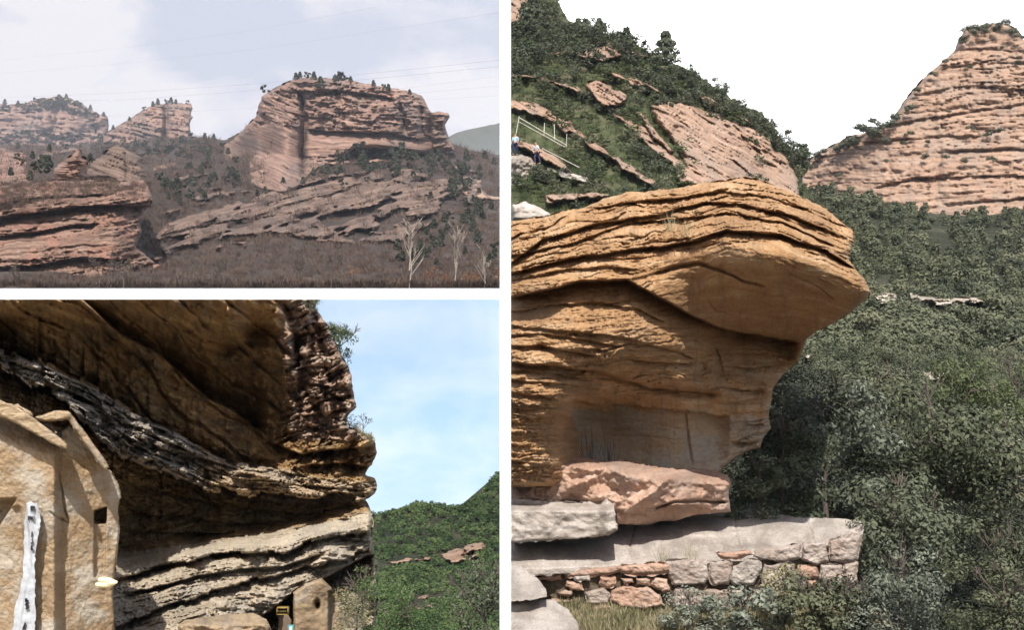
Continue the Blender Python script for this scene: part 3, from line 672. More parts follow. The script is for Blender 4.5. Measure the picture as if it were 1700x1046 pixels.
mass('far_wood', items, M['juniper'], 'UL', 'dark wooded fringe along the saddle and mesa tops', 'wood')

# bare trees along the bottom
bare = [(30, 40, 0), (115, 0, 0), (165, 62, 0), (185, 70, 0), (205, 48, 0), (300, 40, 0), (340, 52, 0), (368, 46, 0), (417, 44, 0), (468, 62, 0), (498, 50, 0), (550, 62, 0), (680, 128, 1), (757, 112, 1), (805, 74, 1), (630, 30, 0)]
for k, (u, h, pale) in enumerate(bare):
    if not h: continue
    tr, tg = branch_segs(300 + k, 6 if not pale else 5, .34 if pale else .6, .8 if pale else .3, .024 if not pale else .013, .76, (2, 3), .26, .1)
    if pale:   # a tall leader through the crown
        lead = [(np.array([.01 * j, 0, .26 + .13 * j]), np.array([.01 * (j + 1), .005, .26 + .13 * (j + 1)]), .012 - .002 * j, .010 - .002 * j) for j in range(5)]
        tr = tr + lead; rr2 = np.random.default_rng(k)
        for j in range(13):
            z = rr2.uniform(.15, .92); a = rr2.uniform(0, 6.3); L = (.34 * (1.05 - z) + .06) * rr2.uniform(.6, 1.2)
            p0 = np.array([.01 * z * 5, 0, z]); p1 = p0 + np.array([math.cos(a) * L * .8, math.sin(a) * L * .6, L * 1.1]); tg.append((p0, p1, .007, .003))
            for q in range(3):
                a2 = a + rr2.uniform(-1, 1); pm = p0 + (p1 - p0) * rr2.uniform(.4, .8); tg.append((pm, pm + np.array([math.cos(a2) * .1, math.sin(a2) * .1, .13]), .004, .002))
    hi = max(max(s_[0][2], s_[1][2]) for s_ in tr + tg)
    fx = lambda S: tubes([(a / hi, b / hi, max(ra, .003 if pale else .0045), max(rb, .0024 if pale else .0038)) for a, b, ra, rb in S])
    where = ('tall pale leafless tree, the tallest at the bottom of the winter view' if u == 680 else 'pale leafless tree second from the right at the bottom of the winter view' if u == 757 else 'pale forked leafless tree at the bottom right corner of the winter view' if u == 805
             else 'dark leafless tree at the foot of the left cliff' if u < 290 else 'dark leafless tree between the left cliff and tall pale trees')
    mt = M['bark_pale'] if pale else M['bark']
    plant_parts('bare_tree', [('trunk', fx(tr), mt), ('branches', fx(tg), mt)], P(u, 479, 148.5 - (k % 3)), h * msize(148), k * 1.1, 'UL', where, 'tree', 'leafless trees along the foot of the winter slope')
for k, (u, v, h) in enumerate([(580, 462, 26), (592, 458, 18), (722, 474, 40), (740, 478, 30), (775, 478, 32), (790, 470, 22), (822, 474, 34), (500, 478, 22)]):
    plant('russet_shrub', ('russet', k % 2), blob_bush(230, .045, 330 + k % 2, 1.0, 9), M['autumn'], P(u, v, 149.5 + (479 - v) * .8), h * msize(149), k, 'UL', ('russet-leaved shrub among the pale trees at lower right' if u > 700 else 'russet-leaved shrub in the scrub left of the pale trees'), 'shrub', 'russet shrubs')
items = [(tw[r_.integers(5)], P(u, 478.5, r_.uniform(149, 149.9)), r_.uniform(12, 26) * msize(150), r_.uniform(0, 6), 1.2) for u in np.linspace(2, 828, 260)]
mass('roadside_brush', items, M['scrub'], 'UL', 'dense brown brush along the very foot of the winter slope', 'scrub')

# power lines
for k, (pts, lab) in enumerate([([(0, 100), (230, 76), (420, 50), (640, 8)], 'uppermost faint cable crossing the clouds of the winter view'),
                                ([(0, 122), (220, 103), (420, 82), (830, 20)], 'second faint cable from the top of the winter sky'),
                                ([(0, 162), (200, 154), (420, 139), (620, 121), (830, 99)], 'cable just above the great butte, upper of a close pair'),
                                ([(0, 168), (200, 166), (420, 150), (620, 130), (830, 110)], 'cable just above the great butte, lower of a close pair'),
                                ([(180, 192), (330, 184), (430, 178), (640, 150), (830, 126)], 'faint cable meeting the shoulder of the great butte'),
                                ([(680, 155), (760, 148), (830, 142)], 'cable passing right of the great butte above the rock pillar'),
                                ([(690, 166), (760, 162), (830, 158)], 'lowest short faint cable right of the great butte')]):
    q = np.array(pts, float); us = np.linspace(q[0, 0] - (60 if q[0, 0] == 0 else 0), min(q[-1, 0], 830), 24)
    vs_ = np.interp(us, q[:, 0], q[:, 1]); d = 330 - 120 * us / 830 if k not in (4, 5, 6) else np.full_like(us, 470.)
    c = P(us, vs_, d); rad = .020 if k in (2, 3) else .012
    if k in (4, 5, 6): rad = .032
    co, q4 = tubes([(c[i], c[i + 1], rad, rad) for i in range(len(c) - 1)], 5)
    tag(obj('power_line', make_mesh('power_line', co, [q4]), M['wire']), lab, 'cable', 'power lines over the winter valley')

DM = None

# ================================================================== PLACE 2 (right): the overhanging orange rock above the wooded valley
# --- wooded valley side
val = tps([(1300, 320, 185), (1450, 345, 180), (1600, 358, 178), (1760, 340, 180), (1300, 480, 105), (1500, 480, 110), (1760, 480, 112), (1300, 640, 48), (1500, 640, 60), (1760, 640, 66),
           (1300, 800, 27), (1500, 800, 33), (1760, 800, 38), (1200, 1060, 17), (1450, 1060, 19), (1760, 1060, 22)])
def val_d(u, v): return val(u, v) * (1 + .015 * fbm(u * .012, v * .012, 3, 101) + .006 * fbm(u * .06, v * .06, 3, 102))
tag(relief('valley_side', [(1250, 330), (1330, 318), (1400, 324), (1450, 342), (1550, 354), (1620, 360), (1700, 348), (1770, 344), (1770, 1090), (1180, 1090), (1180, 700), (1220, 400)], lambda u, v, e: val_d(u, v), ground_mat('wooded_valley_soil', [(.012, .014, .008), (.03, .034, .018), (.085, .08, .05)], .25), 4, 1, seed=20, thick=3), kind='structure')

# --- pink bedded mountain at right
def mt_extra(u, v):
    x = 0 * u
    for k, (pts, a) in enumerate([([(1500, 160), (1600, 140), (1770, 150)], 1.0), ([(1480, 205), (1560, 192), (1700, 170), (1770, 166)], 1.6), ([(1420, 236), (1530, 226), (1640, 222)], 1.2), ([(1560, 250), (1640, 246), (1770, 244)], 1.5),
                                  ([(1440, 312), (1520, 294), (1640, 290), (1770, 288)], 1.6), ([(1560, 338), (1640, 330), (1770, 324)], 1.2), ([(1590, 80), (1640, 78), (1700, 84)], 1.0), ([(1560, 112), (1640, 100), (1770, 108)], 1.0)]):
        x = x + lip(u, v, pts, a * 1.3, 3, 7, seed=k)
    return x
_sm = lambda u, v: v + .05 * u + 6 * fbm(u * .006, v * .01, 3, 111)
def mt_d(u, v, e):
    d = 215 + (300 - v) * .10 + 10 * ss(1480, 1330, u) + 16 * ((u - 1640) / 300) ** 2
    g_ = .45 + .75 * ss(-.5, .5, fbm(u * .004, _sm(u, v) * .022, 3, 114))
    d = d + vgroove(u, v, [(1555, 110), (1548, 180), (1560, 260), (1552, 330)], .9, 6) + vgroove(u, v, [(1622, 60), (1630, 130), (1622, 200)], .8, 5) + vgroove(u, v, [(1668, 150), (1676, 230), (1664, 350)], .9, 6) + vgroove(u, v, [(1470, 225), (1478, 290), (1468, 345)], .8, 6)
    return d - 9 * (strata(u, _sm(u, v), 10, 111, (.8, .8, .5), .010, .4) * .95 * g_ + .9 * fbm(u * .03, v * .05, 4, 112) + .35 * fbm(u * .15, v * .2, 3, 113)) * mpp(d) + mt_extra(u, v)
tag(relief('mountain_cliff', [(1322, 318), (1326, 292), (1340, 268), (1360, 252), (1392, 236), (1420, 222), (1450, 214), (1478, 204), (1488, 186), (1505, 162), (1520, 144), (1545, 118), (1566, 98), (1584, 84), (1592, 62), (1604, 46), (1630, 40), (1668, 38), (1688, 48), (1700, 66), (1720, 90), (1770, 130), (1770, 376), (1640, 372), (1540, 364), (1440, 348), (1380, 336)],
           mt_d, M['rock_pink'], 2.0, 1.6, (8, 9), _sm, layers=lambda u, v: sum((v > c - .05 * (u - 1500)).astype(int) for c in (110, 165, 205, 245, 300)), thick=40, seed=21), 'pale pink layered mountain rising to a square summit at the right edge', 'mountain')

# --- the steep hill at left with dipping beds
lh = tps([(848, -40, 150), (960, 20, 140), (1090, 80, 132), (1200, 140, 128), (1300, 230, 124), (1345, 300, 120), (848, 120, 116), (1000, 160, 112), (1150, 220, 108), (1250, 300, 104), (848, 240, 94), (1000, 280, 90), (1150, 330, 84), (848, 380, 74), (1000, 400, 72), (1300, 380, 80)])
lh_d = lambda u, v: lh(u, v) * (1 + .014 * fbm(u * .012, v * .014, 3, 121) + .004 * fbm(u * .07, v * .07, 3, 122))
lh_poly = [(848, -40), (905, -40), (928, 8), (945, 34), (985, 44), (1020, 62), (1055, 72), (1085, 92), (1120, 106), (1160, 124), (1195, 148), (1225, 172), (1258, 184), (1282, 206), (1296, 232), (1314, 248), (1338, 256), (1345, 270), (1332, 300), (1338, 340), (1300, 420), (848, 430)]
tag(relief('hill', lh_poly, lambda u, v, e: lh_d(u, v), M['grass_ground'], 3, 2, (6, 4), seed=22, thick=6), kind='structure')
_sl = lambda u, v: (v - .58 * (u - 848)) * .87 + 7 * fbm(u * .008, v * .008, 3, 131)
def ledge(poly, label, rel=.975, gain=7, th=12, seed=0, patchy=0, bury=7, layers=None, mat='rock_pink', amp=(1.2, .9, .5)):
    def f(u, v, e):
        d = lh(u, v) * rel; a = (u * .87 + v * .5)
        r = strata(a, _sl(u, v), th, 140 + seed, amp, .016, .5) + .9 * fbm(u * .04, v * .04, 4, 141 + seed) + .3 * fbm(u * .15, v * .15, 3, 142)
        return d - gain * 1.4 * r * mpp(d) + ((1 - ss(0, bury * 1.5, e + 5 * fbm(u * .06, v * .06, 3, seed))) * 1.5 + patchy * ss(.0, .4, fbm(a * .02, _sl(u, v) * .06, 4, seed + 3))) * lh(u, v) * (1 - rel)
    return tag(relief('rock_ledge', poly, f, M[mat], 1.8, 2, (0, 0), _sl, layers=layers, thick=3, seed=23 + seed), label, 'rock')
ledge([(1070, 168), (1110, 160), (1150, 168), (1190, 182), (1215, 196), (1250, 204), (1275, 222), (1292, 244), (1310, 256), (1318, 272), (1330, 296), (1336, 330), (1260, 340), (1200, 332), (1150, 316), (1100, 300), (1130, 276), (1120, 246), (1095, 216), (1075, 190)], 'broad face of pink beds dipping right, behind the orange overhang', .96, 8, 13, 1, .3, 8, lambda u, v: sum((_sl(u, v) > c).astype(int) for c in (-20, 15, 50)))
ledge([(968, 138), (990, 132), (1015, 140), (1042, 158), (1040, 172), (1022, 182), (1000, 178), (985, 164)], 'pink rock knob standing out of the shrubs mid-slope', .955, 11, 12, 2, 0, 4)
ledge([(990, 168), (1015, 180), (1050, 196), (1085, 220), (1110, 246), (1140, 270), (1160, 300), (1150, 306), (1120, 284), (1080, 250), (1040, 216), (1005, 192)], 'long narrow ledge slanting down the middle of the grassy slope', .97, 5, 9, 3, .4, 5)
ledge([(848, 164), (880, 166), (915, 178), (950, 200), (978, 226), (975, 240), (945, 226), (905, 204), (870, 188), (848, 186)], 'pink ledge slanting down above the railed path', .97, 6, 10, 4, .2, 5)
ledge([(905, 88), (940, 78), (985, 76), (1010, 66), (1040, 72), (1062, 86), (1090, 92), (1085, 98), (1040, 96), (1010, 104), (985, 106), (940, 92), (880, 102)], 'pale ledges along the crest below the conifers', .965, 6, 9, 5, .2, 5)
ledge([(848, -20), (880, -20), (900, 8), (892, 18), (872, 30), (860, 44), (848, 40)], 'pink rock patch in the topmost left corner of the steep hill', .95, 6, 12, 6, 0, 4)
ledge([(905, 272), (940, 282), (985, 296), (975, 306), (935, 298), (902, 288)], 'pale broken ledge below the two walkers', .97, 5, 8, 7, 0, 4, mat='rock_slab')
tag(relief('rock_buttress', [(848, 258), (866, 256), (882, 262), (892, 276), (886, 300), (876, 322), (880, 350), (866, 362), (848, 364)], lambda u, v, e: 84 + .05 * (u - 848) - .4 * fbm(u * .05, v * .05, 4, 151) - .25 * fbm(u * .2, v * .3, 3, 152), M['rock_grey'], 1.5, 1.2, (8, 1.5), thick=3, seed=31), 'grey rough rock buttress under the two walkers at the left edge', 'rock')
tag(relief('boulder', [(850, 340), (872, 334), (896, 344), (915, 356), (905, 366), (868, 368), (850, 366)], lambda u, v, e: 70 - .3 * fbm(u * .06, v * .08, 4, 153), M['rock_slab'], 1.5, 1, (8, 1.2), thick=2, seed=32), 'pale flat boulder below the grey buttress at the left edge', 'boulder')

for k, (pl, lab) in enumerate([([(848, 118), (900, 122), (960, 140), (1000, 168), (990, 172), (940, 150), (890, 134), (848, 130)], 'narrow pink band high on the left of the steep hill'), ([(848, 226), (880, 236), (930, 262), (960, 290), (950, 294), (910, 270), (848, 240)], 'narrow pale band just beside the walkers'),
                               ([(960, 226), (1000, 240), (1050, 272), (1100, 306), (1130, 330), (1110, 332), (1060, 300), (1000, 262), (965, 238)], 'narrow pink band low on the grassy slope'), ([(1000, 112), (1060, 128), (1110, 150), (1100, 162), (1050, 146), (1005, 126)], 'narrow pink band just below the lone conifer'),
                               ([(1050, 176), (1075, 190), (1096, 222), (1120, 250), (1112, 258), (1080, 226), (1056, 192)], 'narrow band left of the broad pink face'), ([(1130, 142), (1180, 160), (1230, 190), (1262, 206), (1250, 212), (1200, 186), (1140, 156)], 'thin pale rim just under the skyline bushes'),
                               ([(900, 322), (960, 318), (1030, 316), (1030, 330), (960, 334), (905, 340)], 'low pale ledge just above the orange rock at left')]):
    ledge(pl, lab, .955, 8, 9, 10 + k, .5, 4)

# --- the overhanging rock
C_a = [(848, 436), (898, 398), (986, 371), (1095, 353), (1168, 334), (1241, 338), (1314, 356), (1405, 394)]
C_b = [(848, 424), (949, 402), (1041, 370), (1113, 363), (1200, 352), (1300, 368), (1395, 412)]
C_c = [(848, 452), (949, 426), (1041, 414), (1132, 402), (1205, 380), (1296, 388), (1369, 413), (1425, 448)]
C_d = [(1040, 428), (1120, 412), (1180, 404), (1223, 399), (1296, 398), (1350, 422), (1423, 459), (1447, 486)]
C_f = [(848, 490), (913, 478), (968, 464), (1040, 462), (1077, 482), (1132, 513), (1186, 538), (1241, 552), (1330, 566)]
C_g = [(848, 600), (899, 604), (987, 611), (1025, 622), (1080, 640), (1200, 650)]
rock_base = tps([(848, 350, 15.6), (1000, 335, 15.4), (1230, 300, 15.9), (1400, 380, 15.2), (848, 440, 14.3), (1000, 420, 14.1), (1230, 398, 13.6), (1340, 420, 13.5), (1440, 482, 14.0),
                 (1150, 470, 14.6), (1250, 500, 15.0), (1350, 510, 15.0), (1240, 545, 17.0), (1320, 560, 17.4), (848, 500, 14.2), (980, 480, 13.9), (1080, 520, 14.3), (1180, 580, 15.8), (848, 590, 14.0), (1000, 590, 14.0), (1120, 610, 15.1), (1250, 610, 17.0),
                 (848, 680, 14.2), (930, 680, 14.3), (960, 700, 16.4), (1080, 700, 16.9), (1200, 700, 17.1), (1270, 700, 17.1), (848, 760, 14.4), (920, 760, 14.6), (980, 780, 16.6), (1080, 790, 17.0), (1200, 780, 16.8)])
_sr = lambda u, v: v - (curve(u, C_c) - 400) * np.clip(1 - np.abs(v - 400) / 260, .05, 1) + 5 * fbm(u * .008, v * .008, 3, 161)
def rock_d(u, v, e):
    d = rock_base(u, v)
    under = ss(0, 14, v - curve(u, C_d)) * (v < curve(u, C_f) + 4) * ss(1060, 1130, u)              # smooth underside of the prow
    niche = ss(925, 960, u) * ss(662, 690, v + .1 * (u - 1000)) * (1 - ss(1180, 1230, u))
    left = (1 - ss(930, 960, u)) * ss(650, 665, v)
    k = (1 - .72 * under) * (1 - .7 * niche)
    upper = 1 - ss(0, 10, v - curve(u, C_c))
    r = strata(u, _sr(u, v), 26, 161, (1.0, .75, .4), .007, .4) * (.8 + .6 * upper) + 1.5 * fbm(u * .012, v * .02, 3, 162) + .45 * fbm(u * .05, v * .09, 4, 163) + .26 * fbm(u * .17, v * .24, 4, 164, .6)
    r = r + left * .9 * strata(u, v - .06 * u, 19, 165, (.7, .6, .3), .012, .3)
    x = d - .105 * k * r - .05 * fbm(u * .02, v * .02, 4, 166) + lip(u, v, [(936, 662), (1000, 670), (1080, 676), (1140, 680), (1215, 690)], .4, 4, 70, seed=44, jag=2)
    x = x + lip(u, v, [(960, 352), (1040, 334), (1130, 326), (1200, 316), (1280, 326), (1350, 350)], .22, 3, 7, seed=31) + lip(u, v, [(848, 464), (940, 446), (1010, 440), (1060, 446)], .2, 3, 7, keep=(True, False), seed=32) + lip(u, v, [(848, 516), (920, 506), (1000, 500), (1060, 512), (1110, 536)], .22, 3, 8, keep=(True, False), seed=33) + lip(u, v, [(848, 556), (900, 552), (960, 562), (1040, 574)], .2, 3, 6, keep=(True, False), seed=34) + lip(u, v, [(848, 614), (920, 618), (1000, 632)], .2, 3, 6, keep=(True, False), seed=35)
    x = x + lip(u, v, C_a, .42, 4, 9, keep=(True, False), seed=3) + lip(u, v, C_b, .28, 3, 7, keep=(True, False), seed=4) + lip(u, v, C_c, .55, 4, 8, keep=(True, False), seed=5)
    x = x + lip(u, v, C_f, 1.25, 5, 30, keep=(True, False), seed=6) + lip(u, v, C_g, .55, 5, 16, keep=(True, False), seed=7)
    x = x + groove(u, v, [(1080, 456), (1130, 442), (1160, 437), (1190, 446), (1234, 466), (1275, 476)], .22, 3) + groove(u, v, [(1300, 452), (1350, 470), (1372, 486), (1392, 500)], .07, 1.6) + groove(u, v, [(1170, 480), (1178, 500), (1190, 516), (1220, 520)], .08, 2)
    x = x + lip(u, v, [(1190, 606), (1250, 612), (1318, 600)], .25, 3, 9, seed=36) + lip(u, v, [(1200, 640), (1250, 648), (1284, 640)], .22, 3, 8, seed=37) + lip(u, v, [(1210, 730), (1240, 734), (1270, 728)], .35, 3, 9, seed=38) + lip(u, v, [(1225, 700), (1250, 704), (1278, 700)], .2, 2, 6, seed=39)
    x = x + lip(u, v, [(848, 630), (940, 636), (1010, 646)], .22, 3, 8, keep=(True, False)) + lip(u, v, [(848, 652), (900, 656), (930, 664)], .2, 3, 7, keep=(True, False)) + lip(u, v, [(848, 540), (940, 548), (1040, 560), (1130, 584), (1160, 600)], .2, 3, 12, keep=(True, False))
    x = x + lip(u, v, [(1040, 594), (1100, 600), (1160, 604)], .35, 3, 10) + lip(u, v, [(1180, 562), (1196, 590), (1206, 640)], .3, 5, 30) + vgroove(u, v, [(1138, 676), (1142, 720), (1150, 776)], .10, 1.4) + lip(u, v, [(848, 574), (900, 572), (960, 584), (1000, 592)], .25, 3, 10, keep=(True, False))
    x = x + vgroove(u, v, [(1186, 545), (1184, 575), (1168, 600), (1160, 640)], .22, 10)
    return x
ROCK = [(848, 366), (905, 360), (935, 350), (965, 345), (1000, 330), (1040, 318), (1080, 316), (1120, 312), (1165, 304), (1205, 300), (1232, 294), (1262, 300), (1300, 312), (1340, 330), (1372, 346), (1392, 364), (1414, 380), (1418, 394), (1412, 412), (1408, 430), (1420, 446), (1434, 462), (1446, 484), (1440, 496), (1418, 514), (1392, 532), (1362, 548), (1340, 562), (1334, 580), (1326, 600), (1304, 620), (1284, 644), (1280, 668), (1276, 690), (1280, 712), (1268, 726), (1262, 744), (1240, 750), (1222, 760), (1200, 778), (1196, 800), (848, 810)]
lay = lambda u, v: (v > curve(u, C_a)).astype(int) + (v > curve(u, C_c)) + (v > np.where(u < 1040, 1e4, curve(u, C_d) + 3)) * (v < curve(u, C_f)) + 2 * (v > curve(u, C_f)) + (v > curve(u, C_g)) + 2 * ((u > 948 + .3 * (v - 668) + 14 * fbm(v * .05, u * .05, 3, 171)) & (v > 676 + .06 * (u - 1000) + 14 * fbm(u * .03, v * .03, 4, 170)) & (v > curve(u, C_g)))
tag(relief('overhanging_rock', ROCK, rock_d, M['rock_orange'], 1.5, 1.8, (12, .55), _sr, layers=lay, layer_name='rock_layer', thick=2.5, seed=33, mats={6: M['rock_niche'], 7: M['rock_niche']}), 'huge orange layered rock with a beak-like prow overhanging the stone platform', 'rock')

# --- blocks, step and platform
def stone(name, poly, d0, mat, label, cat='stone', rnd=(10, .25), tilt=0, thick=.5, seed=0, gain=.05, step=1.8, rough=1.5, extra=None, parent=None, top=0):
    """a single worn stone; top > 0 lays the upper `top` pixels back as a walkable upper face"""
    v0 = min(p[1] for p in poly)
    def f(u, v, e):
        d = (d0(u, v) if callable(d0) else d0 + tilt * (v - v0)) - gain * (1.2 * fbm(u * .03, v * .04, 4, seed) + .4 * fbm(u * .12, v * .15, 3, seed + 1))
        return d + (extra(u, v) if extra else 0)
    o = relief(name, poly, f, mat, step, rough, rnd, None, thick=thick, seed=seed, parent=parent)
    return tag(o, label, cat) if label else o
# platform top is a real level surface at PZ, its front stepping down as a wall of stones
PZ = EYE - 3.22
lvl = lambda z: (lambda u, v: (EYE - z) * F / np.maximum(v - 523, 30))
def plat_d(u, v):
    fr = curve(u, [(848, 946), (900, 944), (1000, 940), (1100, 934), (1180, 930), (1250, 922), (1330, 912), (1428, 902), (1440, 900)])
    dt = lvl(PZ)(u, np.minimum(v, fr)); return dt - .0 * v
stone('stone_platform', [(848, 860), (900, 850), (1024, 838), (1100, 842), (1200, 856), (1240, 850), (1280, 852), (1330, 858), (1400, 862), (1430, 866), (1434, 880), (1428, 906), (1420, 930), (1400, 936), (1340, 938), (1250, 944), (1180, 948), (1100, 948), (1000, 952), (900, 956), (848, 958)], plat_d, M['rock_slab'], 'wide pale flagstone platform in front of the orange rock', 'platform', (2.5, .04), thick=.5, seed=41, gain=.03, extra=lambda u, v: vgroove(u, v, [(1062, 842), (1050, 890), (1036, 950)], .10, 1.4) + vgroove(u, v, [(1216, 850), (1224, 890), (1236, 940)], .10, 1.4) + vgroove(u, v, [(1330, 850), (1346, 880), (1360, 930)], .08, 1.4) + groove(u, v, [(1040, 896), (1120, 892), (1240, 888)], .08, 1.2))
stone('boulder', [(848, 764), (900, 760), (960, 758), (1010, 766), (1034, 764), (1080, 774), (1130, 780), (1190, 782), (1208, 788), (1214, 800), (1210, 822), (1214, 850), (1150, 856), (1120, 866), (1060, 872), (1024, 870), (1010, 840), (960, 838), (848, 836)], lambda u, v: curve(u, [(848, 15.6), (930, 15.0), (1010, 14.7), (1040, 14.6), (1120, 15.1), (1214, 15.9)]) + .9 * ss(0, -30, v - curve(u, [(848, 775), (1010, 782), (1060, 800), (1214, 806)])) + .35 * ss(0, 30, v - curve(u, [(848, 830), (1010, 838), (1060, 822), (1120, 830), (1214, 812)])),
      M['rock_block'], 'large angular rosy-brown block lying under the overhang', 'boulder', (9, .4), thick=1.0, seed=42, gain=.16, extra=lambda u, v: .22 * vn(u * .02, v * .03, 5) + groove(u, v, [(1080, 846), (1120, 834), (1170, 832), (1214, 836)], .25, 2) + .3 * np.abs(vn(u * .014 + v * .02, v * .012, 9)))
stone('stone_step', [(848, 830), (900, 832), (960, 836), (990, 830), (1006, 826), (1020, 838), (1022, 866), (1026, 880), (1010, 890), (960, 896), (900, 898), (848, 902)], lambda u, v: 14.1 + .9 * ss(0, -14, v - 850) - .15 * ss(990, 1010, u), M['rock_slab'], 'pale worn stone step at the left end of the platform', 'step', (4, .12), thick=.9, seed=43, gain=.06)
wall = empty('retaining_wall', tuple(P(1150, 980, 13.6))); tag(wall, 'rubble retaining wall of mixed stones under the platform edge', 'wall')
WALL_M = ['rock_block', 'rock_wallstone', 'rock_slab', 'rock_wallstone']
stones = [([(888, 958), (932, 952), (934, 964), (916, 966), (892, 964)], 0), ([(936, 950), (1000, 942), (1034, 938), (1032, 950), (1010, 956), (940, 960)], 0), ([(1028, 940), (1090, 934), (1112, 938), (1108, 952), (1060, 956), (1030, 952)], 0),
          ([(1188, 918), (1246, 914), (1252, 922), (1220, 930), (1196, 928)], 0), ([(1252, 914), (1280, 910), (1330, 902), (1330, 928), (1300, 934), (1262, 932), (1250, 924)], 1), ([(1332, 902), (1372, 898), (1376, 932), (1356, 940), (1330, 930)], 1), ([(1376, 898), (1398, 892), (1410, 880), (1428, 872), (1430, 892), (1424, 930), (1402, 936), (1378, 932)], 1),
          ([(1180, 934), (1212, 930), (1216, 950), (1210, 972), (1184, 974), (1176, 956)], 3), ([(1216, 940), (1240, 928), (1262, 930), (1264, 948), (1252, 972), (1218, 974), (1210, 962)], 2), ([(1104, 932), (1150, 928), (1176, 930), (1178, 960), (1170, 972), (1120, 974), (1110, 960)], 3),
          ([(1324, 938), (1356, 940), (1360, 960), (1332, 964), (1320, 952)], 0), ([(1362, 938), (1398, 938), (1400, 972), (1372, 976), (1358, 962)], 1), ([(1400, 936), (1424, 932), (1420, 970), (1404, 976)], 1),
          ([(1268, 936), (1318, 936), (1322, 956), (1316, 980), (1272, 980), (1262, 960)], 1), ([(952, 956), (980, 954), (980, 966), (954, 966)], 2), ([(940, 964), (966, 968), (970, 982), (948, 982), (938, 974)], 0), ([(996, 958), (1022, 958), (1022, 972), (1010, 978), (996, 974)], 0), ([(1030, 960), (1050, 960), (1052, 968), (1036, 972)], 0), ([(1054, 958), (1082, 960), (1080, 974), (1056, 972)], 0),
          ([(1014, 980), (1040, 972), (1074, 974), (1096, 988), (1104, 1006), (1070, 1014), (1030, 1010), (1012, 998)], 0), ([(970, 984), (1000, 976), (1012, 984), (1010, 1004), (976, 1006)], 3), ([(1120, 978), (1180, 978), (1236, 980), (1232, 1010), (1170, 1016), (1116, 1008)], 1), ([(1086, 958), (1108, 962), (1112, 982), (1100, 986), (1078, 972)], 0)]
_rw = np.random.default_rng(91); _main = [q for q, _ in stones]; _wall_area = [(884, 958), (1000, 950), (1120, 938), (1300, 928), (1424, 905), (1420, 972), (1300, 1000), (1200, 1016), (1000, 1014), (930, 1004)]
_y = 948.
while _y < 1014:
    _x = 884.; _hh = _rw.uniform(11, 19)
    while _x < 1424:
        _ww = _rw.uniform(16, 42); _j = lambda: _rw.uniform(-2.2, 2.2)
        q = [(_x + 1 + _j(), _y + 2 + _j()), (_x + _ww * .5, _y + .5 + _j()), (_x + _ww - 1 + _j(), _y + 2 + _j()), (_x + _ww + _j() * .5, _y + _hh * .5), (_x + _ww - 2 + _j(), _y + _hh - 1 + _j()), (_x + _ww * .5 + _j(), _y + _hh), (_x + 2 + _j(), _y + _hh - 1 + _j()), (_x, _y + _hh * .5 + _j())]
        cx_, cy_ = np.array([p[0] for p in q]), np.array([p[1] for p in q])
        if inside(_wall_area, np.array([_x + _ww / 2]), np.array([_y + _hh / 2])).all() and not any(inside(m_, np.r_[cx_, _x + _ww / 2], np.r_[cy_, _y + _hh / 2]).sum() > 1 for m_ in _main): stones.append((q, int(_rw.integers(0, 4))))
        _x += _ww + 1
    _y += _hh + 1
for k, (pl, mi) in enumerate(stones):
    r = relief('stone', pl, (lambda k: lambda u, v, e: 13.62 - .0009 * (u - 1100) + .0016 * np.abs(u - 1120) - .02 * (k % 3) - .05 * fbm(u * .06, v * .08, 5, 400 + k, .65) + .04 * (1 - ss(0, 5, e)))(k), M[WALL_M[mi]], 1.3, 2.4, (1.8, .05), thick=.35, seed=44 + k, parent=wall)
wall_fill = relief('wall_core', [(880, 956), (1000, 946), (1100, 942), (1250, 930), (1340, 922), (1424, 890), (1420, 975), (1380, 990), (1250, 1010), (1100, 1020), (960, 1012), (900, 985)], lambda u, v, e: 13.76 - .0009 * (u - 1100) + .0016 * np.abs(u - 1120) - .08 * np.abs(fbm(u * .045, v * .07, 4, 77)), ground_mat('wall_soil', [(.05, .04, .028), (.10, .08, .058), (.17, .14, .10)], 3), 2, 1, thick=.4, seed=45, parent=wall)
for o in list(wall.children): o.matrix_parent_inverse = Matrix.Translation(-Vector(wall.location))
stone('flagstone', [(848, 944), (866, 942), (892, 960), (906, 978), (908, 992), (880, 998), (848, 1000)], lambda u, v: lvl(PZ - .12)(u, v) * .93, M['rock_slab'], 'upper pale flagstone in the bottom left corner of the right view', 'flagstone', (4, .08), thick=.3, seed=46, gain=.05)
stone('flagstone', [(848, 1002), (880, 998), (920, 996), (944, 1012), (960, 1036), (966, 1070), (848, 1070)], lambda u, v: lvl(PZ - .22)(u, v) * .95, M['rock_slab'], 'lower pale flagstone in the bottom left corner of the right view', 'flagstone', (4, .08), thick=.3, seed=47, gain=.05)
tag(relief('earth_bank', [(848, 985), (960, 985), (1100, 990), (1300, 985), (1420, 975), (1450, 1000), (1490, 1040), (1530, 1090), (848, 1090)], lambda u, v, e: lvl(PZ - .62)(u, np.maximum(v, 985)) * .98 - .06 * fbm(u * .03, v * .05, 4, 88), ground_mat('dry_trampled_earth', [(.12, .10, .06), (.26, .21, .14), (.36, .30, .21)], 1.2), 3, 2, thick=.5, seed=48), kind='structure')

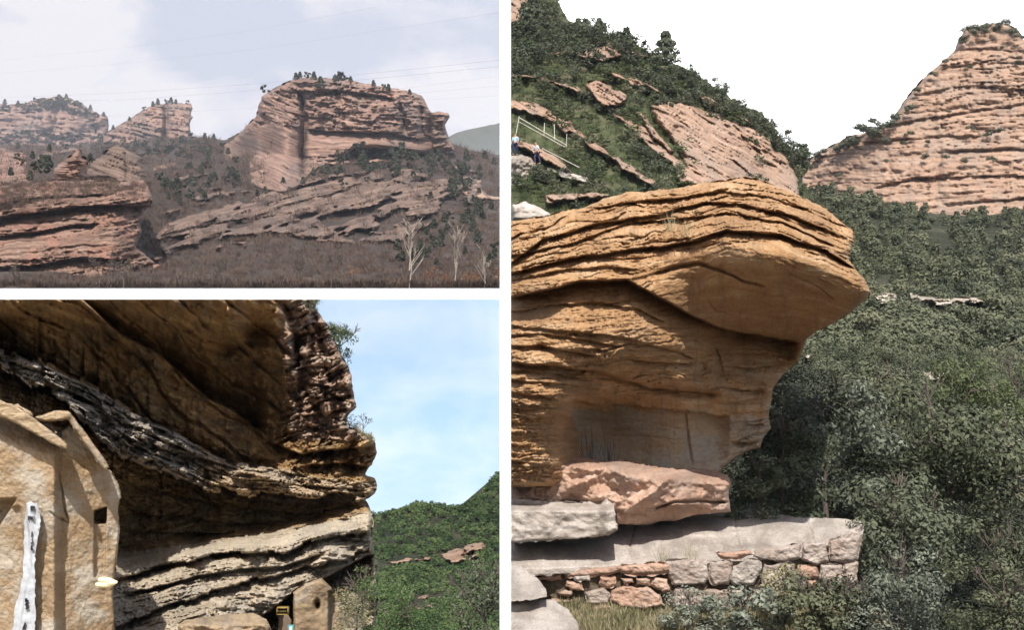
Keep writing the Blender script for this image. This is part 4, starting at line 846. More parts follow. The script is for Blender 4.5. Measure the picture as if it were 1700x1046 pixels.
# --- plants of the right view
r_ = np.random.default_rng(21)
up = [cone_tree(300, .07, 500 + k, .36, .7) for k in range(3)] + [blob_bush(400, .066, 510 + k, 1.0, 4 + k % 2, .6, jit=.22, zlo=.3, cr0=(.24, .36)) for k in range(4)]
upf = [cone_tree(700, .042, 520 + k, .36, .7) for k in range(3)] + [blob_bush(1300, .033, 525 + k, 1.0, 7 + k % 3, .55, jit=.35, zlo=.25, cr0=(.17, .30)) for k in range(4)]
vp = [(u, v) for (u, v) in scatter([(1290, 318), (1400, 324), (1450, 342), (1550, 354), (1620, 360), (1705, 346), (1705, 720), (1600, 720), (1480, 690), (1380, 640), (1270, 600), (1270, 560)], 1400, 22, lambda u, v: np.clip((.6 + 1.3 * fbm(u * .016, v * .03, 3, 180)) * np.where(v < 480, 1.6, .75), .22, 1))]
items, items2, k = [], [], 0
order = sorted(vp, key=lambda p: -p[1])
for j, (u, v) in enumerate(order):
    d = float(val_d(np.array(u), np.array(v))) * .985; hpx = (r_.uniform(14, 22) if r_.random() < .6 else r_.uniform(22, 34)) * (1 + max(0, (v - 400)) / 240); upper = v < 500
    g = int(r_.integers(0, 3) if upper and r_.random() < .7 else r_.integers(3, 7)); sz = hpx * mpp(d)
    tone_ = fbm(u * .012, v * .02, 2, 181); lm_ = 'leaf_wood' if tone_ < .22 else 'leaf_sage'
    if j < 300:
        plant('hillside_shrub', ('vs', g, lm_), upf[g], M[lm_], P(u, v + hpx * .25, d), sz, r_.uniform(0, 6), 'R', ('rounded dull green' if lm_ == 'leaf_wood' else 'rounded pale sage') + ' shrub ' + ('low in the valley right of the big bushes' if v > 690 and u > 1560 else 'low in the valley below the prow' if v > 690 else ('at the far right of the valley ' if u > 1600 else 'mid valley ' if u > 1480 else 'close right of the prow ') + ('level with the grey scree' if v > 600 else 'above the grey scree')), 'shrub', 'shrubs on the valley side', 1.05)
    else: (items if lm_ == 'leaf_wood' else items2).append((up[g], P(u, v + hpx * .25, d), sz, r_.uniform(0, 6), 1.05))
mass('pale_valley_wood', items2, M['leaf_sage'], 'R', 'paler sage-green patches of wood on the far valley side', 'wood')
mass('valley_wood', items, M['leaf_wood'], 'R', 'dense dull green wood covering the far valley side', 'wood')
for k, (poly, lab) in enumerate([([(1448, 486), (1470, 482), (1490, 490), (1488, 500), (1462, 504)], 'grey rock showing in the wood just right of the prow'), ([(1510, 486), (1560, 492), (1620, 494), (1640, 502), (1560, 506), (1515, 500)], 'long dark ledge showing in the wood right of the prow'),
                                ([(1640, 636), (1664, 626), (1692, 630), (1690, 642), (1660, 648), (1642, 646)], 'orange rock ledge among lit shrubs at the right edge'), ([(1520, 612), (1560, 606), (1600, 606), (1596, 626), (1540, 632)], 'pale grey scree patch in the middle of the wooded valley'),
                                ([(1336, 566), (1352, 556), (1374, 566), (1376, 590), (1352, 604), (1338, 594)], 'pale cream rock just under the tip of the prow'), ([(1670, 730), (1705, 726), (1770, 730), (1770, 806), (1700, 802), (1672, 786)], 'shadowy bedded grey rock at the right edge behind the big bushes')]):
    tag(relief('rock_outcrop', poly, lambda u, v, e: val(u, v) * .90 * (1 - .02 * strata(u, v, 9, 600 + k, (1, .7, .4), .03)), M['rock_orange' if k == 2 else 'rock_dark'], 1.8, 1.5, (5, 1.0), thick=1.5, seed=60 + k), lab, 'rock')
# steep hill: shrubs, grass, conifers
hb = [blob_bush(480, .055, 530 + k, 1.15, 13, .55, jit=.45, zlo=.05) for k in range(5)]
gt = [twig_bush(26, 540 + k, .8, .035, .8) for k in range(4)]
rocky = [[(1090, 180), (1150, 172), (1250, 208), (1310, 258), (1330, 330), (1200, 326), (1120, 296), (1130, 250)], [(975, 140), (1015, 142), (1040, 160), (1020, 180), (990, 172)]]
n = 0
for (u, v) in scatter(lh_poly, 560, 23):
    if v > 345 or v < -8: continue
    pt = np.array([[u, v]]); inr = any(inside(q, pt[:, 0], pt[:, 1])[0] for q in rocky)
    if inr and r_.random() < .88: continue
    if 855 < u < 935 and 196 < v < 282: continue
    if 975 < u < 1110 and 195 < v < 330 and r_.random() < .45: continue
    d = float(lh_d(np.array(u), np.array(v))) * .972; hp = r_.uniform(14, 34)
    mt = 'leaf_dark' if (r_.random() < (.55 if v < 130 + (u - 848) * .25 else .25)) else 'leaf_green' if r_.random() < .5 else 'leaf_sage' if r_.random() < .5 else 'leaf_wood'
    zone = 'on the hill crest' if v < 60 + (u - 848) * .42 else 'on the grassy middle of the steep hill' if u > 960 else 'near the railed hill path'
    plant('hill_shrub', ('hs', n % 5, mt), hb[n % 5], M[mt], P(u, v + hp * .35, d), hp * mpp(d), r_.uniform(0, 6), 'R', {'leaf_dark': 'dark', 'leaf_green': 'green', 'leaf_wood': 'dull green', 'leaf_sage': 'pale sage'}[mt] + ' rounded shrub ' + zone + (' left of the lone conifer' if zone.startswith('along') and u < 1105 else ' right of the lone conifer' if zone.startswith('along') else ''), 'shrub', 'shrubs on the steep hill', 1.15); n += 1
for k, (u, v) in enumerate([(868, 60), (890, 48), (905, 70), (880, 92), (915, 36), (930, 62), (945, 70), (960, 62), (965, 92), (985, 66), (860, 104), (1000, 66), (1035, 88), (1050, 84), (1120, 120), (1140, 128), (1090, 140), (1160, 146), (1180, 140), (1200, 162), (1150, 165), (1215, 185), (1240, 196), (1260, 205), (1280, 222), (1190, 175), (1110, 142), (1325, 268), (1335, 280), (1318, 262), (1298, 232), (1230, 178)]):
    d = float(lh(np.array(u), np.array(v))) * .955; hp = r_.uniform(34, 56) if u < 1060 else r_.uniform(28, 44)
    plant('crest_bush', ('cb', k % 4), [blob_bush(700, .046, 550 + q, 1.05, 15, .5, jit=.5, zlo=.05) for q in [k % 4]][0], M['leaf_dark'], P(u, v + hp * .3, d), hp * mpp(d), k, 'R', 'large dark bush on the skyline of the steep hill', 'bush', 'dark bushes on the skyline', 1.1)
d = float(lh(np.array(1105), np.array(100))) * .95
tr = tubes([((0, 0, 0), (0, 0, .35), .03, .025), ((0, 0, .35), (.01, 0, .9), .025, .006)], 6)
plant_parts('conifer', [('trunk', tr, M['bark']), ('crown', cone_tree(1800, .05, 571, .44, .85), M['leaf_dark'])], P(1105, 108, d), 56 * mpp(d), 0, 'R', 'lone pointed conifer standing on the skyline of the steep hill', 'tree')
for k, (u, v, h) in enumerate([(885, 22, 34), (872, 40, 40), (972, 50, 24), (995, 52, 26), (1003, 54, 20), (960, 48, 22), (1040, 76, 34), (1028, 74, 26), (1335, 262, 28)]):
    d = float(lh(np.array(u), np.array(v))) * .95
    plant('skyline_conifer', ('sc', k % 3), cone_tree(380, .09, 575 + k % 3, .38, .7), M['leaf_dark'], P(u, v + 4, d), h * mpp(d), k, 'R', 'small dark conifer on the crest left of the lone conifer' if u < 1100 else 'dark conifer in the notch between hill and pink mountain', 'tree', 'conifers on the crest')
items = []
for (u, v) in scatter(lh_poly, 2600, 24):
    if v > 380: continue
    pt = np.array([[u, v]])
    if any(inside(q, pt[:, 0], pt[:, 1])[0] for q in rocky): continue
    d = float(lh_d(np.array(u), np.array(v))) * .99; items.append((gt[r_.integers(4)], P(u, v + 3, d), r_.uniform(6, 13) * mpp(d), r_.uniform(0, 6), 1.2))
mass('hill_grass', items, M['leaf_green'], 'R', 'green grass and low herbs on the steep hill', 'grass')
# shrubs on the pink mountain
for k, (u, v, h) in enumerate([(1420, 236, 26), (1440, 226, 28), (1460, 222, 28), (1400, 244, 24), (1476, 214, 24), (1384, 250, 18), (1432, 214, 22), (1450, 208, 20), (1492, 196, 20), (1508, 182, 18), (1366, 256, 16), (1352, 262, 18), (1524, 150, 14), (1548, 126, 12), (1572, 102, 12), (1596, 66, 14), (1606, 52, 16), (1614, 56, 14), (1620, 46, 16), (1630, 54, 14), (1640, 44, 18), (1652, 50, 16), (1668, 44, 20), (1676, 56, 14), (1684, 52, 16), (1692, 64, 14), (1600, 70, 12), (1536, 262, 14), (1510, 226, 14), (1470, 236, 14), (1540, 236, 10), (1610, 216, 12), (1640, 224, 14), (1660, 218, 12), (1608, 116, 12), (1570, 262, 12), (1600, 268, 14), (1646, 268, 14), (1390, 292, 12), (1664, 80, 8), (1690, 106, 10), (1576, 186, 8), (1470, 268, 10), (1500, 240, 10)]):
    d = float(mt_d(np.array(float(u)), np.array(float(v)), 0)) - 2.5
    plant('mountain_shrub', ('ms', k % 3), up[3 + k % 3], M['leaf_dark'], P(u, v + h * .3, d), h * mpp(d), k, 'R', 'dark shrub on the left shoulder of the pink mountain' if u < 1510 else 'small dark shrub rooted on the face of the pink mountain', 'shrub', 'shrubs on the pink mountain', 1.25)
# big bushes by the platform
def big_bush(u, v, d, hpx, wide, n, leaf, mat, seed, label, sq=1.0, zlo=-.02):
    tr_, tg_ = branch_segs(seed, 3, .5, .4, .022, .7, (3, 4), .22, .1)
    hi = max(max(a[2], b[2]) for a, b, _, _ in tr_ + tg_) * 1.1
    st = tubes([(a / hi, b / hi, ra, rb) for a, b, ra, rb in tr_ + tg_], 5)
    return plant_parts('bush', [('stem', st, M['bark']), ('crown', blob_bush(int(n * 1.3), leaf, seed, wide, 26, .5, jit=.3, zlo=zlo, cr0=(.09, .19)), M[mat])], P(u, v, d), hpx * mpp(d), seed, 'R', label, 'bush', None, sq)
big_bush(1372, 866, 19.5, 270, .9, 7500, .017, 'leaf_grey', 701, 'tall grey-green bush rising right behind the platform, under the prow', 1.0, .12)
big_bush(1256, 862, 17.6, 120, .9, 2400, .024, 'leaf_dark', 717, 'added dark low bush standing in for shade between back wall and platform', 1.3)  # bush added in dark leaves to stand in for the rock's shadow
big_bush(1300, 850, 18.2, 190, .9, 4200, .02, 'leaf_dark', 702, 'dark bush in the shade at the foot of the orange rock')
big_bush(1452, 800, 24, 220, .9, 4200, .017, 'leaf_wood', 703, 'green bush above the dark hollow right of the platform', 1.0, .12)
big_bush(1560, 930, 20, 330, .9, 8000, .015, 'leaf_wood', 704, 'largest dark green bush in the lower right of the valley', 1.0, .12)
big_bush(1500, 1010, 17, 250, .8, 5600, .018, 'leaf_dark', 705, 'dark bush directly right of the platform corner', 1.0, .12)
big_bush(1655, 900, 22, 240, .9, 4200, .016, 'leaf_wood', 706, 'bushy green shrub at the right edge below the bedded grey rock', 1.0, .12)
big_bush(1452, 1062, 12.6, 120, .9, 2200, .026, 'leaf_grey', 718, 'grey-leaved low bush hiding the end of the bank at the bottom', 1.2)
big_bush(1500, 1074, 12.4, 190, .7, 3000, .020, 'leaf_grey', 707, 'grey-leaved bush at the bottom, right of the retaining wall')
big_bush(1650, 1070, 16, 230, .9, 4600, .016, 'leaf_wood', 708, 'dense green bush in the bottom right corner')
big_bush(1690, 1064, 14.5, 150, 1.0, 3000, .022, 'leaf_wood', 719, 'low green bush at the right edge of the bottom corner', 1.2)
big_bush(1600, 760, 27, 180, .9, 3000, .019, 'leaf_green', 710, 'brighter green bush below the pale scree patch')
big_bush(1690, 700, 30, 120, .9, 2200, .024, 'leaf_green', 711, 'sunlit yellow-green shrub at the right edge by the orange ledge')
big_bush(1240, 1070, 12.6, 118, 1.1, 1600, .035, 'leaf_grey', 712, 'grey-green weed clump at the bottom under the wall middle', 1.2)
big_bush(1340, 1066, 12.6, 130, 1.1, 1900, .030, 'leaf_wood', 713, 'green weed clump at the bottom under the right part of the wall', 1.2)
big_bush(1300, 1014, 13.0, 84, .9, 900, .04, 'grass', 714, 'yellow-green weeds growing against the right part of the wall')
big_bush(1150, 1060, 12.6, 88, 1.2, 1200, .035, 'leaf_grey', 715, 'small grey weed clump at the bottom under the round wall stone', 1.3)
big_bush(1400, 1056, 12.8, 112, 1.0, 1300, .032, 'leaf_wood', 716, 'weeds covering the lower right corner of the wall', 1.2)
M['leaf_shade'] = leaf_mat('painted_shade_leaves', [(.006, .009, .005), (.016, .022, .012), (.045, .05, .03)], .05, .6)  # near-black green puts the shade of the hollows into the leaf colour
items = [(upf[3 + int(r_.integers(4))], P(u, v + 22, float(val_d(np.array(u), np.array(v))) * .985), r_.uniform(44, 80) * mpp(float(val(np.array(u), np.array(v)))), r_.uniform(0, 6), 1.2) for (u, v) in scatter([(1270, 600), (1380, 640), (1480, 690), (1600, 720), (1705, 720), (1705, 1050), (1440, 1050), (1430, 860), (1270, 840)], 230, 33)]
mass('undergrowth', items, M['leaf_shade'], 'R', 'undergrowth added in near-black green as painted shade between the big bushes', 'undergrowth')
items = [(gt[r_.integers(4)], P(u, v, float(lvl(PZ - .62)(np.array(u), np.array(max(v, 985.)))) * .975), r_.uniform(10, 30) * mpp(13), r_.uniform(0, 6), 1.0) for (u, v) in scatter([(900, 1000), (1430, 985), (1430, 1060), (980, 1060)], 900, 31)]
mass('weeds', items, M['grass'], 'R', 'dry yellow-green weeds and grass on the bank below the wall', 'grass')
for k, (u, v, d, h) in enumerate([(1100, 940, 13.9, 46), (1150, 936, 13.8, 56), (1010, 700 + 84, 15.9, 110), (978, 784, 15.9, 100), (1116, 388, 14.2, 58), (1140, 392, 14.2, 34)]):
    lab = ['thin dry weed standing on the platform front edge', 'taller dry weed on the platform front edge', 'spindly dead stalk against the grey back wall, right of a pair', 'spindly dead stalk against the grey back wall, left of a pair', 'dry tuft growing from the cracks of the orange rock', 'smaller dry tuft beside another on the orange rock'][k]
    g = twig_bush(46 if k not in (2, 3) else 26, 720 + k, .5 if k not in (2, 3) else .16, .007, .8)
    plant('dry_weed', ('dw', k), g, M['grass'] if k not in (2, 3) else M['bark'], P(u, v, d), h * mpp(d), k, 'R', lab, 'weed', None)

# --- two walkers and the path railing
def tone_mat(n, c): return plain(n, c, .8, .12, 4)
def skin_fig(name, verts, edges, radii, mat, parent, root=0):
    me = bpy.data.meshes.new(name); me.from_pydata(verts, edges, []); me.update()
    o = obj(name, me, mat, parent); o.modifiers.new('skin', 'SKIN'); sv = me.skin_vertices[0].data
    for k, r in enumerate(radii): sv[k].radius = (r[0], r[1]) if isinstance(r, tuple) else (r, r)
    sv[root].use_root = True; sb = o.modifiers.new('smooth', 'SUBSURF'); sb.levels = 2; sb.render_levels = 2
    return o
def person(loc, h, rz, shirt, legs, label, step=.1, bend=0.0):
    root = empty('person', loc); root.rotation_euler = (0, 0, rz); root.scale = (h / 1.72,) * 3; tag(root, label, 'person')
    B = lambda z: bend * max(0, z - .9)
    V = [(0, 0, .95), (0, B(1.15), 1.15), (0, B(1.4), 1.40), (0, B(1.5), 1.50), (0, B(1.6), 1.62), (.0, B(1.6), 1.70), (.18, B(1.4), 1.40), (.27, B(1.15) + .03, 1.14), (.28, B(.9) + .14, .92), (.28, .17, .84), (-.18, B(1.4), 1.40), (-.28, B(1.15) - .02, 1.14), (-.30, .10, .94), (-.30, .13, .86),
         (.10, 0, .88), (.11, step + .03, .50), (.11, step - .04, .08), (.11, step + .10, .03), (-.10, 0, .88), (-.11, -step + .06, .50), (-.11, -step - .06, .08), (-.11, -step + .08, .03)]
    E = [(0, 1), (1, 2), (2, 3), (3, 4), (4, 5), (2, 6), (6, 7), (7, 8), (8, 9), (2, 10), (10, 11), (11, 12), (12, 13), (0, 14), (14, 15), (15, 16), (16, 17), (0, 18), (18, 19), (19, 20), (20, 21)]
    R = [(.15, .11), (.14, .10), (.16, .10), .055, .095, .08, .06, .045, .035, .03, .06, .045, .035, .03, .085, .06, .045, .035, .085, .06, .045, .035]
    skin_fig('body', V, E, R, tone_mat('skin', (.45, .27, .18)), root)
    up_ = [0, 1, 2, 6, 7, 10, 11]; ix = {a: k for k, a in enumerate(up_)}
    skin_fig('shirt', [V[a] for a in up_], [(ix[a], ix[b]) for a, b in E if a in ix and b in ix], [(.17, .13), (.165, .12), (.175, .115), .075, .06, .075, .06], tone_mat('shirt_cloth', shirt), root)
    lo_ = [0, 14, 15, 16, 18, 19, 20]; ix = {a: k for k, a in enumerate(lo_)}
    skin_fig('trousers', [V[a] for a in lo_], [(ix[a], ix[b]) for a, b in E if a in ix and b in ix], [(.165, .125), .10, .08, .07, .10, .08, .07], tone_mat('trouser_cloth', legs), root)
    skin_fig('hair', [(0, B(1.6) - .02, 1.68), (0, B(1.6) - .01, 1.74)], [(0, 1)], [.10, .07], tone_mat('black_hair', (.015, .012, .01)), root)
person(tuple(P(855.5, 257, 82.6)), 36 * mpp(82.6), 2.6, (.42, .58, .78), (.02, .03, .09), 'walker in pale blue shirt and navy trousers at the left edge of the hill path')
person(tuple(P(892, 272, 82.4)), 36 * mpp(82.4), 2.2, (.75, .72, .74), (.05, .045, .09), 'walker in white top and dark trousers leaning forward on the hill path', .16, .25)
rail = empty('railing', tuple(P(900, 222, 92))); tag(rail, 'pale hand railing slanting down the hill path above the two walkers', 'railing'); pale = plain('weathered_pale_rail', (.45, .43, .38), .7)
def rbar(a, b, r, name):
    co, q = tubes([(P(*a), P(*b), r, r)], 6); o = obj(name, make_mesh(name, co, [q]), pale, rail); o.matrix_parent_inverse = Matrix.Translation(-Vector(rail.location))
rbar((862, 195, 92), (941, 241, 90), .035, 'rail'); rbar((862, 202, 92), (938, 244, 90), .03, 'rail'); rbar((900, 246, 86), (962, 278, 85), .035, 'rail')
for a, b in (((862, 193, 92), (856, 226, 91)), ((904, 204, 91.5), (903, 224, 91)), ((941, 222, 90), (940, 244, 90)), ((920, 206, 91.2), (921, 232, 90.6))): rbar(a, b, .035, 'post')

# ================================================================== PLACE 3 (lower left): under the great overhang, with the mud house
L1 = [(60, 440), (134, 498), (198, 554), (268, 592), (321, 640), (343, 661), (388, 683), (420, 709), (444, 724)]
L2 = [(-60, 560), (0, 578), (60, 600), (120, 629), (171, 652), (215, 684), (257, 702), (300, 722), (340, 750), (388, 768), (462, 777), (533, 794), (630, 801)]
L2b = [(-60, 590), (0, 606), (60, 640), (120, 668), (160, 720), (200, 752), (260, 772), (310, 792), (380, 816), (462, 824), (533, 829), (560, 824), (630, 826)]
L3 = [(180, 922), (197, 918), (328, 902), (420, 888), (533, 869), (612, 850), (630, 846)]
L4 = [(170, 962), (191, 957), (246, 946), (328, 924), (396, 915), (470, 913), (528, 893), (580, 888), (626, 880)]
L5 = [(170, 1048), (189, 1042), (246, 1017), (336, 987), (420, 960), (528, 935), (626, 908)]
L6 = [(380, 1052), (448, 1014), (470, 996), (490, 979), (530, 962), (571, 940), (626, 914)]
ll_base = tps([(-60, 480, 7.6), (100, 480, 8.4), (250, 490, 9.6), (400, 490, 11.2), (470, 490, 12.2), (520, 490, 12.7), (545, 540, 12.9), (500, 600, 12.7), (575, 640, 12.8), (600, 700, 12.7), (440, 560, 12.7), (440, 640, 13.3), (350, 600, 12.6), (250, 560, 11.2), (120, 560, 10.4), (0, 540, 9.8),
               (-60, 585, 9.0), (60, 620, 9.4), (120, 650, 9.9), (200, 700, 10.5), (280, 735, 11.1), (388, 788, 11.7), (462, 800, 12.0), (533, 812, 12.2), (620, 815, 12.5), (160, 600, 11.4), (280, 670, 12.5), (400, 735, 13.1), (500, 740, 12.9), (610, 750, 12.7),
               (200, 850, 12.3), (330, 860, 12.5), (470, 850, 12.4), (600, 842, 12.4), (197, 920, 12.2), (328, 904, 12.3), (420, 890, 12.2), (533, 871, 12.0), (191, 955, 10.5), (328, 922, 10.8), (420, 913, 10.9), (528, 892, 11.3), (615, 880, 11.9),
               (200, 1000, 10.3), (330, 960, 10.7), (420, 945, 10.8), (528, 925, 11.2), (189, 1046, 9.5), (330, 1000, 10.1), (430, 1000, 10.7), (530, 990, 11.4), (615, 930, 12.0), (615, 1046, 12.2), (300, 1060, 9.3)])
_slc = lambda u, v: v - np.where(v < 840, (curve(u, L2) - 750) * .9, (curve(u, L4) - 915) * .9) + 5 * fbm(u * .008, v * .008, 3, 801)
def ll_d(u, v, e):
    d = ll_base(u, v)
    ceil = 1 - ss(-20, 10, v - curve(u, L2)); right = ss(455, 500, u + .1 * (v - 600)); face = (1 - ceil)
    ang = u * .75 + v * .66; acr = v * .75 - u * .66
    r_c = 1.3 * layer(ang, acr + 14 * fbm(ang * .01, acr * .01, 3, 830), 44, .006, 831, .3) + 2.2 * fbm(u * .016, v * .018, 5, 802, .6) + .8 * np.abs(fbm(ang * .03, acr * .06, 4, 803)) * 2 + .5 * (np.abs(fbm(u * .05, v * .05, 4, 804)) * 2 - .4)
    r_r = 2.0 * strata(u, v + .25 * u, 40, 805, (.8, .8, .5), .03, .5) + 1.8 * fbm(u * .03, v * .02, 4, 806) + .6 * fbm(u * .12, v * .07, 3, 807)
    grey = ss(0, 8, v - curve(u, L2)) * (1 - ss(-6, 6, v - curve(u, L2b)))
    r_f = grey * (1.1 * layer(u, _slc(u, v), 15, .02, 820, .85) + .7 * layer(u, _slc(u, v), 6.5, .035, 821, .7) + 1.2 * (np.abs(fbm(u * .03, v * .05, 4, 822)) * 2 - .5)) + strata(u, _slc(u, v), 14, 808, (.7, .8, .6), .014, .65) + .9 * fbm(u * .03, v * .05, 4, 809) + .35 * fbm(u * .13, v * .2, 3, 810)
    top = ss(0, 6, v - curve(u, L3)) * (1 - ss(-8, 0, v - curve(u, L4)))                     # the smooth tread of the lower slab
    x = d - .17 * (r_c * ceil * (1 - right) + r_r * ceil * right + r_f * face * (1 - .75 * top) * (1 - .35 * ss(0, 10, v - curve(u, L4))))
    x = x + lip(u, v, L1, 1.8, 4, 45, -1, keep=(True, False), seed=11) * (u < 470)
    x = x + lip(u, v, L2, 1.5, 4, 40, -1, 25, 4, seed=12, keep=(True, True), jag=6) * (1 - .8 * right)
    x = x + lip(u, v, L2b, 1.5, 5, 55, 1, 25, 5, seed=13, keep=(True, True), jag=7) * (1 - .72 * ss(520, 600, u)) * (1 - ss(-14, 2, v - curve(u, L3)))
    x = x + lip(u, v, L4, .8, 4, 13, 1, 25, 3, seed=14, keep=(True, True), jag=3) + lip(u, v, L5, .6, 4, 14, 1, 25, 3, seed=15, keep=(True, True), jag=3) + lip(u, v, L6, 1.6, 5, 50, 1, 25, 2, seed=16) * (u > 400)
    x = x + lip(u, v, [(190, 985), (260, 975), (330, 955), (400, 944), (470, 940), (540, 916)], .5, 3, 10, seed=17) + lip(u, v, [(540, 900), (570, 894), (626, 898)], .35, 3, 8, seed=18) + lip(u, v, [(440, 730), (500, 752), (560, 745), (626, 738)], .9, 4, 16, seed=19, keep=(False, True)) + lip(u, v, [(500, 770), (560, 768), (626, 775)], .8, 4, 12, seed=20, keep=(False, True))
    x = x + lip(u, v, [(200, 800), (300, 822), (420, 846), (520, 848), (600, 838)], .45, 4, 12, seed=51, jag=3) + lip(u, v, [(200, 846), (300, 858), (420, 866), (540, 856)], .4, 4, 10, seed=52, jag=3) + lip(u, v, [(200, 880), (300, 884), (400, 880)], .35, 3, 9, seed=53, jag=2)
    x = x + lip(u, v, [(380, 795), (440, 800), (533, 806), (600, 812)], .25, 3, 6, seed=21) + lip(u, v, [(250, 735), (300, 755), (340, 764)], .3, 3, 8, seed=22) + lip(u, v, [(60, 625), (120, 650), (165, 672)], .5, 3, 9, seed=23)
    x = x + 1.0 * np.exp(-(((u - 425) / 22) ** 2 + ((v - 558) / 24) ** 2)) + .6 * np.exp(-(((u - 380) / 18) ** 2 + ((v - 582) / 14) ** 2)) + .35 * np.exp(-(((u - 585) / 7) ** 2 + ((v - 914) / 6) ** 2)) + .3 * np.exp(-(((u - 573) / 9) ** 2 + ((v - 864) / 4) ** 2))
    x = x + vgroove(u, v, [(470, 497), (492, 560), (500, 640), (540, 700)], .35, 7) + vgroove(u, v, [(515, 497), (530, 560), (548, 640)], .3, 6)
    return x
LLC = [(-60, 497), (530, 497), (524, 512), (540, 534), (556, 566), (566, 590), (580, 612), (584, 636), (588, 656), (592, 676), (578, 690), (574, 706), (600, 720), (622, 732), (626, 752), (618, 772), (606, 788), (622, 794), (626, 806), (622, 820), (606, 830), (614, 844), (620, 862), (616, 884), (620, 908), (624, 930), (626, 980), (624, 1090), (-60, 1090)]
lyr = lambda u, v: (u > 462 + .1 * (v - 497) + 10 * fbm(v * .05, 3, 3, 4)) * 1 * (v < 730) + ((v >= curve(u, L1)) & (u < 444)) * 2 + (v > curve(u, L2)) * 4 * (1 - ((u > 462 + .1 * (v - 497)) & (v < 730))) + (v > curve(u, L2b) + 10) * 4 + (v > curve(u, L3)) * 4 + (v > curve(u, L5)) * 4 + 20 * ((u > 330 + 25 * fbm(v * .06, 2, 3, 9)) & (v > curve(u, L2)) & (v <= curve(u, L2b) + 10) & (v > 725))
lm = {}
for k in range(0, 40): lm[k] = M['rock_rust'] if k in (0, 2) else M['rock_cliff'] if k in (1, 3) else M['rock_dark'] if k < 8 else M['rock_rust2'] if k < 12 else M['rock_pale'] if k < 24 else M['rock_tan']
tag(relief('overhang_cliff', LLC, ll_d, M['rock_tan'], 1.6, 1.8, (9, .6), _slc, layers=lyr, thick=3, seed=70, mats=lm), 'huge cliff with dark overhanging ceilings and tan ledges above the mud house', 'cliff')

# wooded hill behind
lhill = tps([(380, 880, 138), (380, 1080, 48), (600, 850, 138), (700, 838, 140), (830, 785, 146), (600, 930, 105), (720, 930, 108), (840, 930, 110), (600, 1000, 76), (840, 1000, 78), (600, 1080, 48), (840, 1080, 48)])
lhill_d = lambda u, v: lhill(u, v) * (1 + .02 * fbm(u * .02, v * .02, 3, 821))
LH = [(360, 900), (480, 880), (590, 862), (640, 852), (668, 842), (700, 836), (735, 842), (760, 842), (785, 832), (800, 820), (815, 802), (830, 784), (830, 1090), (360, 1090)]
tag(relief('wooded_hill', LH, lambda u, v, e: lhill_d(u, v), M['green_ground'], 3, 1.5, (5, 6), seed=71, thick=5), kind='structure')
def hrock(poly, label, seed, rel=.965, mat='rock_pink'):
    f = lambda u, v, e: lhill(u, v) * (rel + (1 - rel) * 1.2 * ss(.0, .35, fbm(u * .05, v * .12, 4, seed + 5)) + (1 - rel) * 1.3 * (1 - ss(0, 7, e + 4 * fbm(u * .08, v * .08, 3, seed)))) - 9 * strata(u, v + .14 * u, 7, seed, (1.2, .9, .5), .03, .5) * mpp(lhill(u, v))
    tag(relief('rock_ledge', poly, f, M[mat], 1.5, 1.5, (0, 0), lambda u, v: v + .14 * u, thick=2, seed=seed), label, 'rock')
hrock([(725, 918), (745, 912), (775, 902), (800, 899), (812, 908), (806, 920), (780, 934), (752, 940), (732, 930)], 'sunlit bedded ledge on the green hill, right end of the upper band', 830)
hrock([(622, 930), (650, 928), (690, 924), (715, 922), (724, 934), (690, 936), (650, 944), (624, 946)], 'broken ledge on the green hill, left end of the upper band', 831)
hrock([(684, 990), (720, 986), (748, 986), (742, 994), (706, 998), (684, 996)], 'thin pink ledge low on the green hill', 832)
hrock([(676, 1006), (716, 1004), (738, 1006), (730, 1016), (690, 1018), (676, 1014)], 'lowest pale ledge on the green hill', 833)
r_ = np.random.default_rng(41); lb = [blob_bush(150, .10, 840 + k, 1.2, 9, .6, jit=.35, zlo=.05) for k in range(5)]
pts = sorted(scatter(LH[2:-1] + [(590, 1090)], 1250, 42) + scatter([(400, 900), (480, 885), (590, 865), (590, 1060), (400, 1060)], 250, 44), key=lambda p: -p[1]); items = []
pts += [(u, float(np.interp(u, [596, 640, 700, 760, 785, 800, 815, 829], [864, 853, 838, 844, 834, 822, 805, 788])) + 2) for u in np.linspace(630, 828, 64)]
bands = [[(725, 916), (800, 899), (812, 910), (752, 940)], [(622, 930), (722, 923), (722, 936), (624, 946)], [(684, 988), (748, 986), (742, 996), (684, 998)], [(676, 1006), (738, 1006), (730, 1016), (676, 1016)]]
for j, (u, v) in enumerate(pts):
    if any(inside(b, np.array([u]), np.array([v]))[0] for b in bands): continue
    d = float(lhill_d(np.array(u), np.array(v))) * .985; hp = r_.uniform(8, 15) * (1 + max(0, v - 930) / 160); sz = hp * mpp(d); g = int(r_.integers(5))
    if j < 170: plant('hill_bush', ('lb', g), lb[g], M['leaf_bright'], P(u, v + hp * .3, d), sz, r_.uniform(0, 6), 'LL', 'green bush low on the wooded hill beside the cliff', 'bush', 'bushes low on the wooded hill', 1.1)
    else: items.append((lb[g], P(u, v + hp * .3, d), sz, r_.uniform(0, 6), 1.1))
mass('hill_wood', items, M['leaf_bright'], 'LL', 'green wood covering the hill behind the cliff', 'wood')

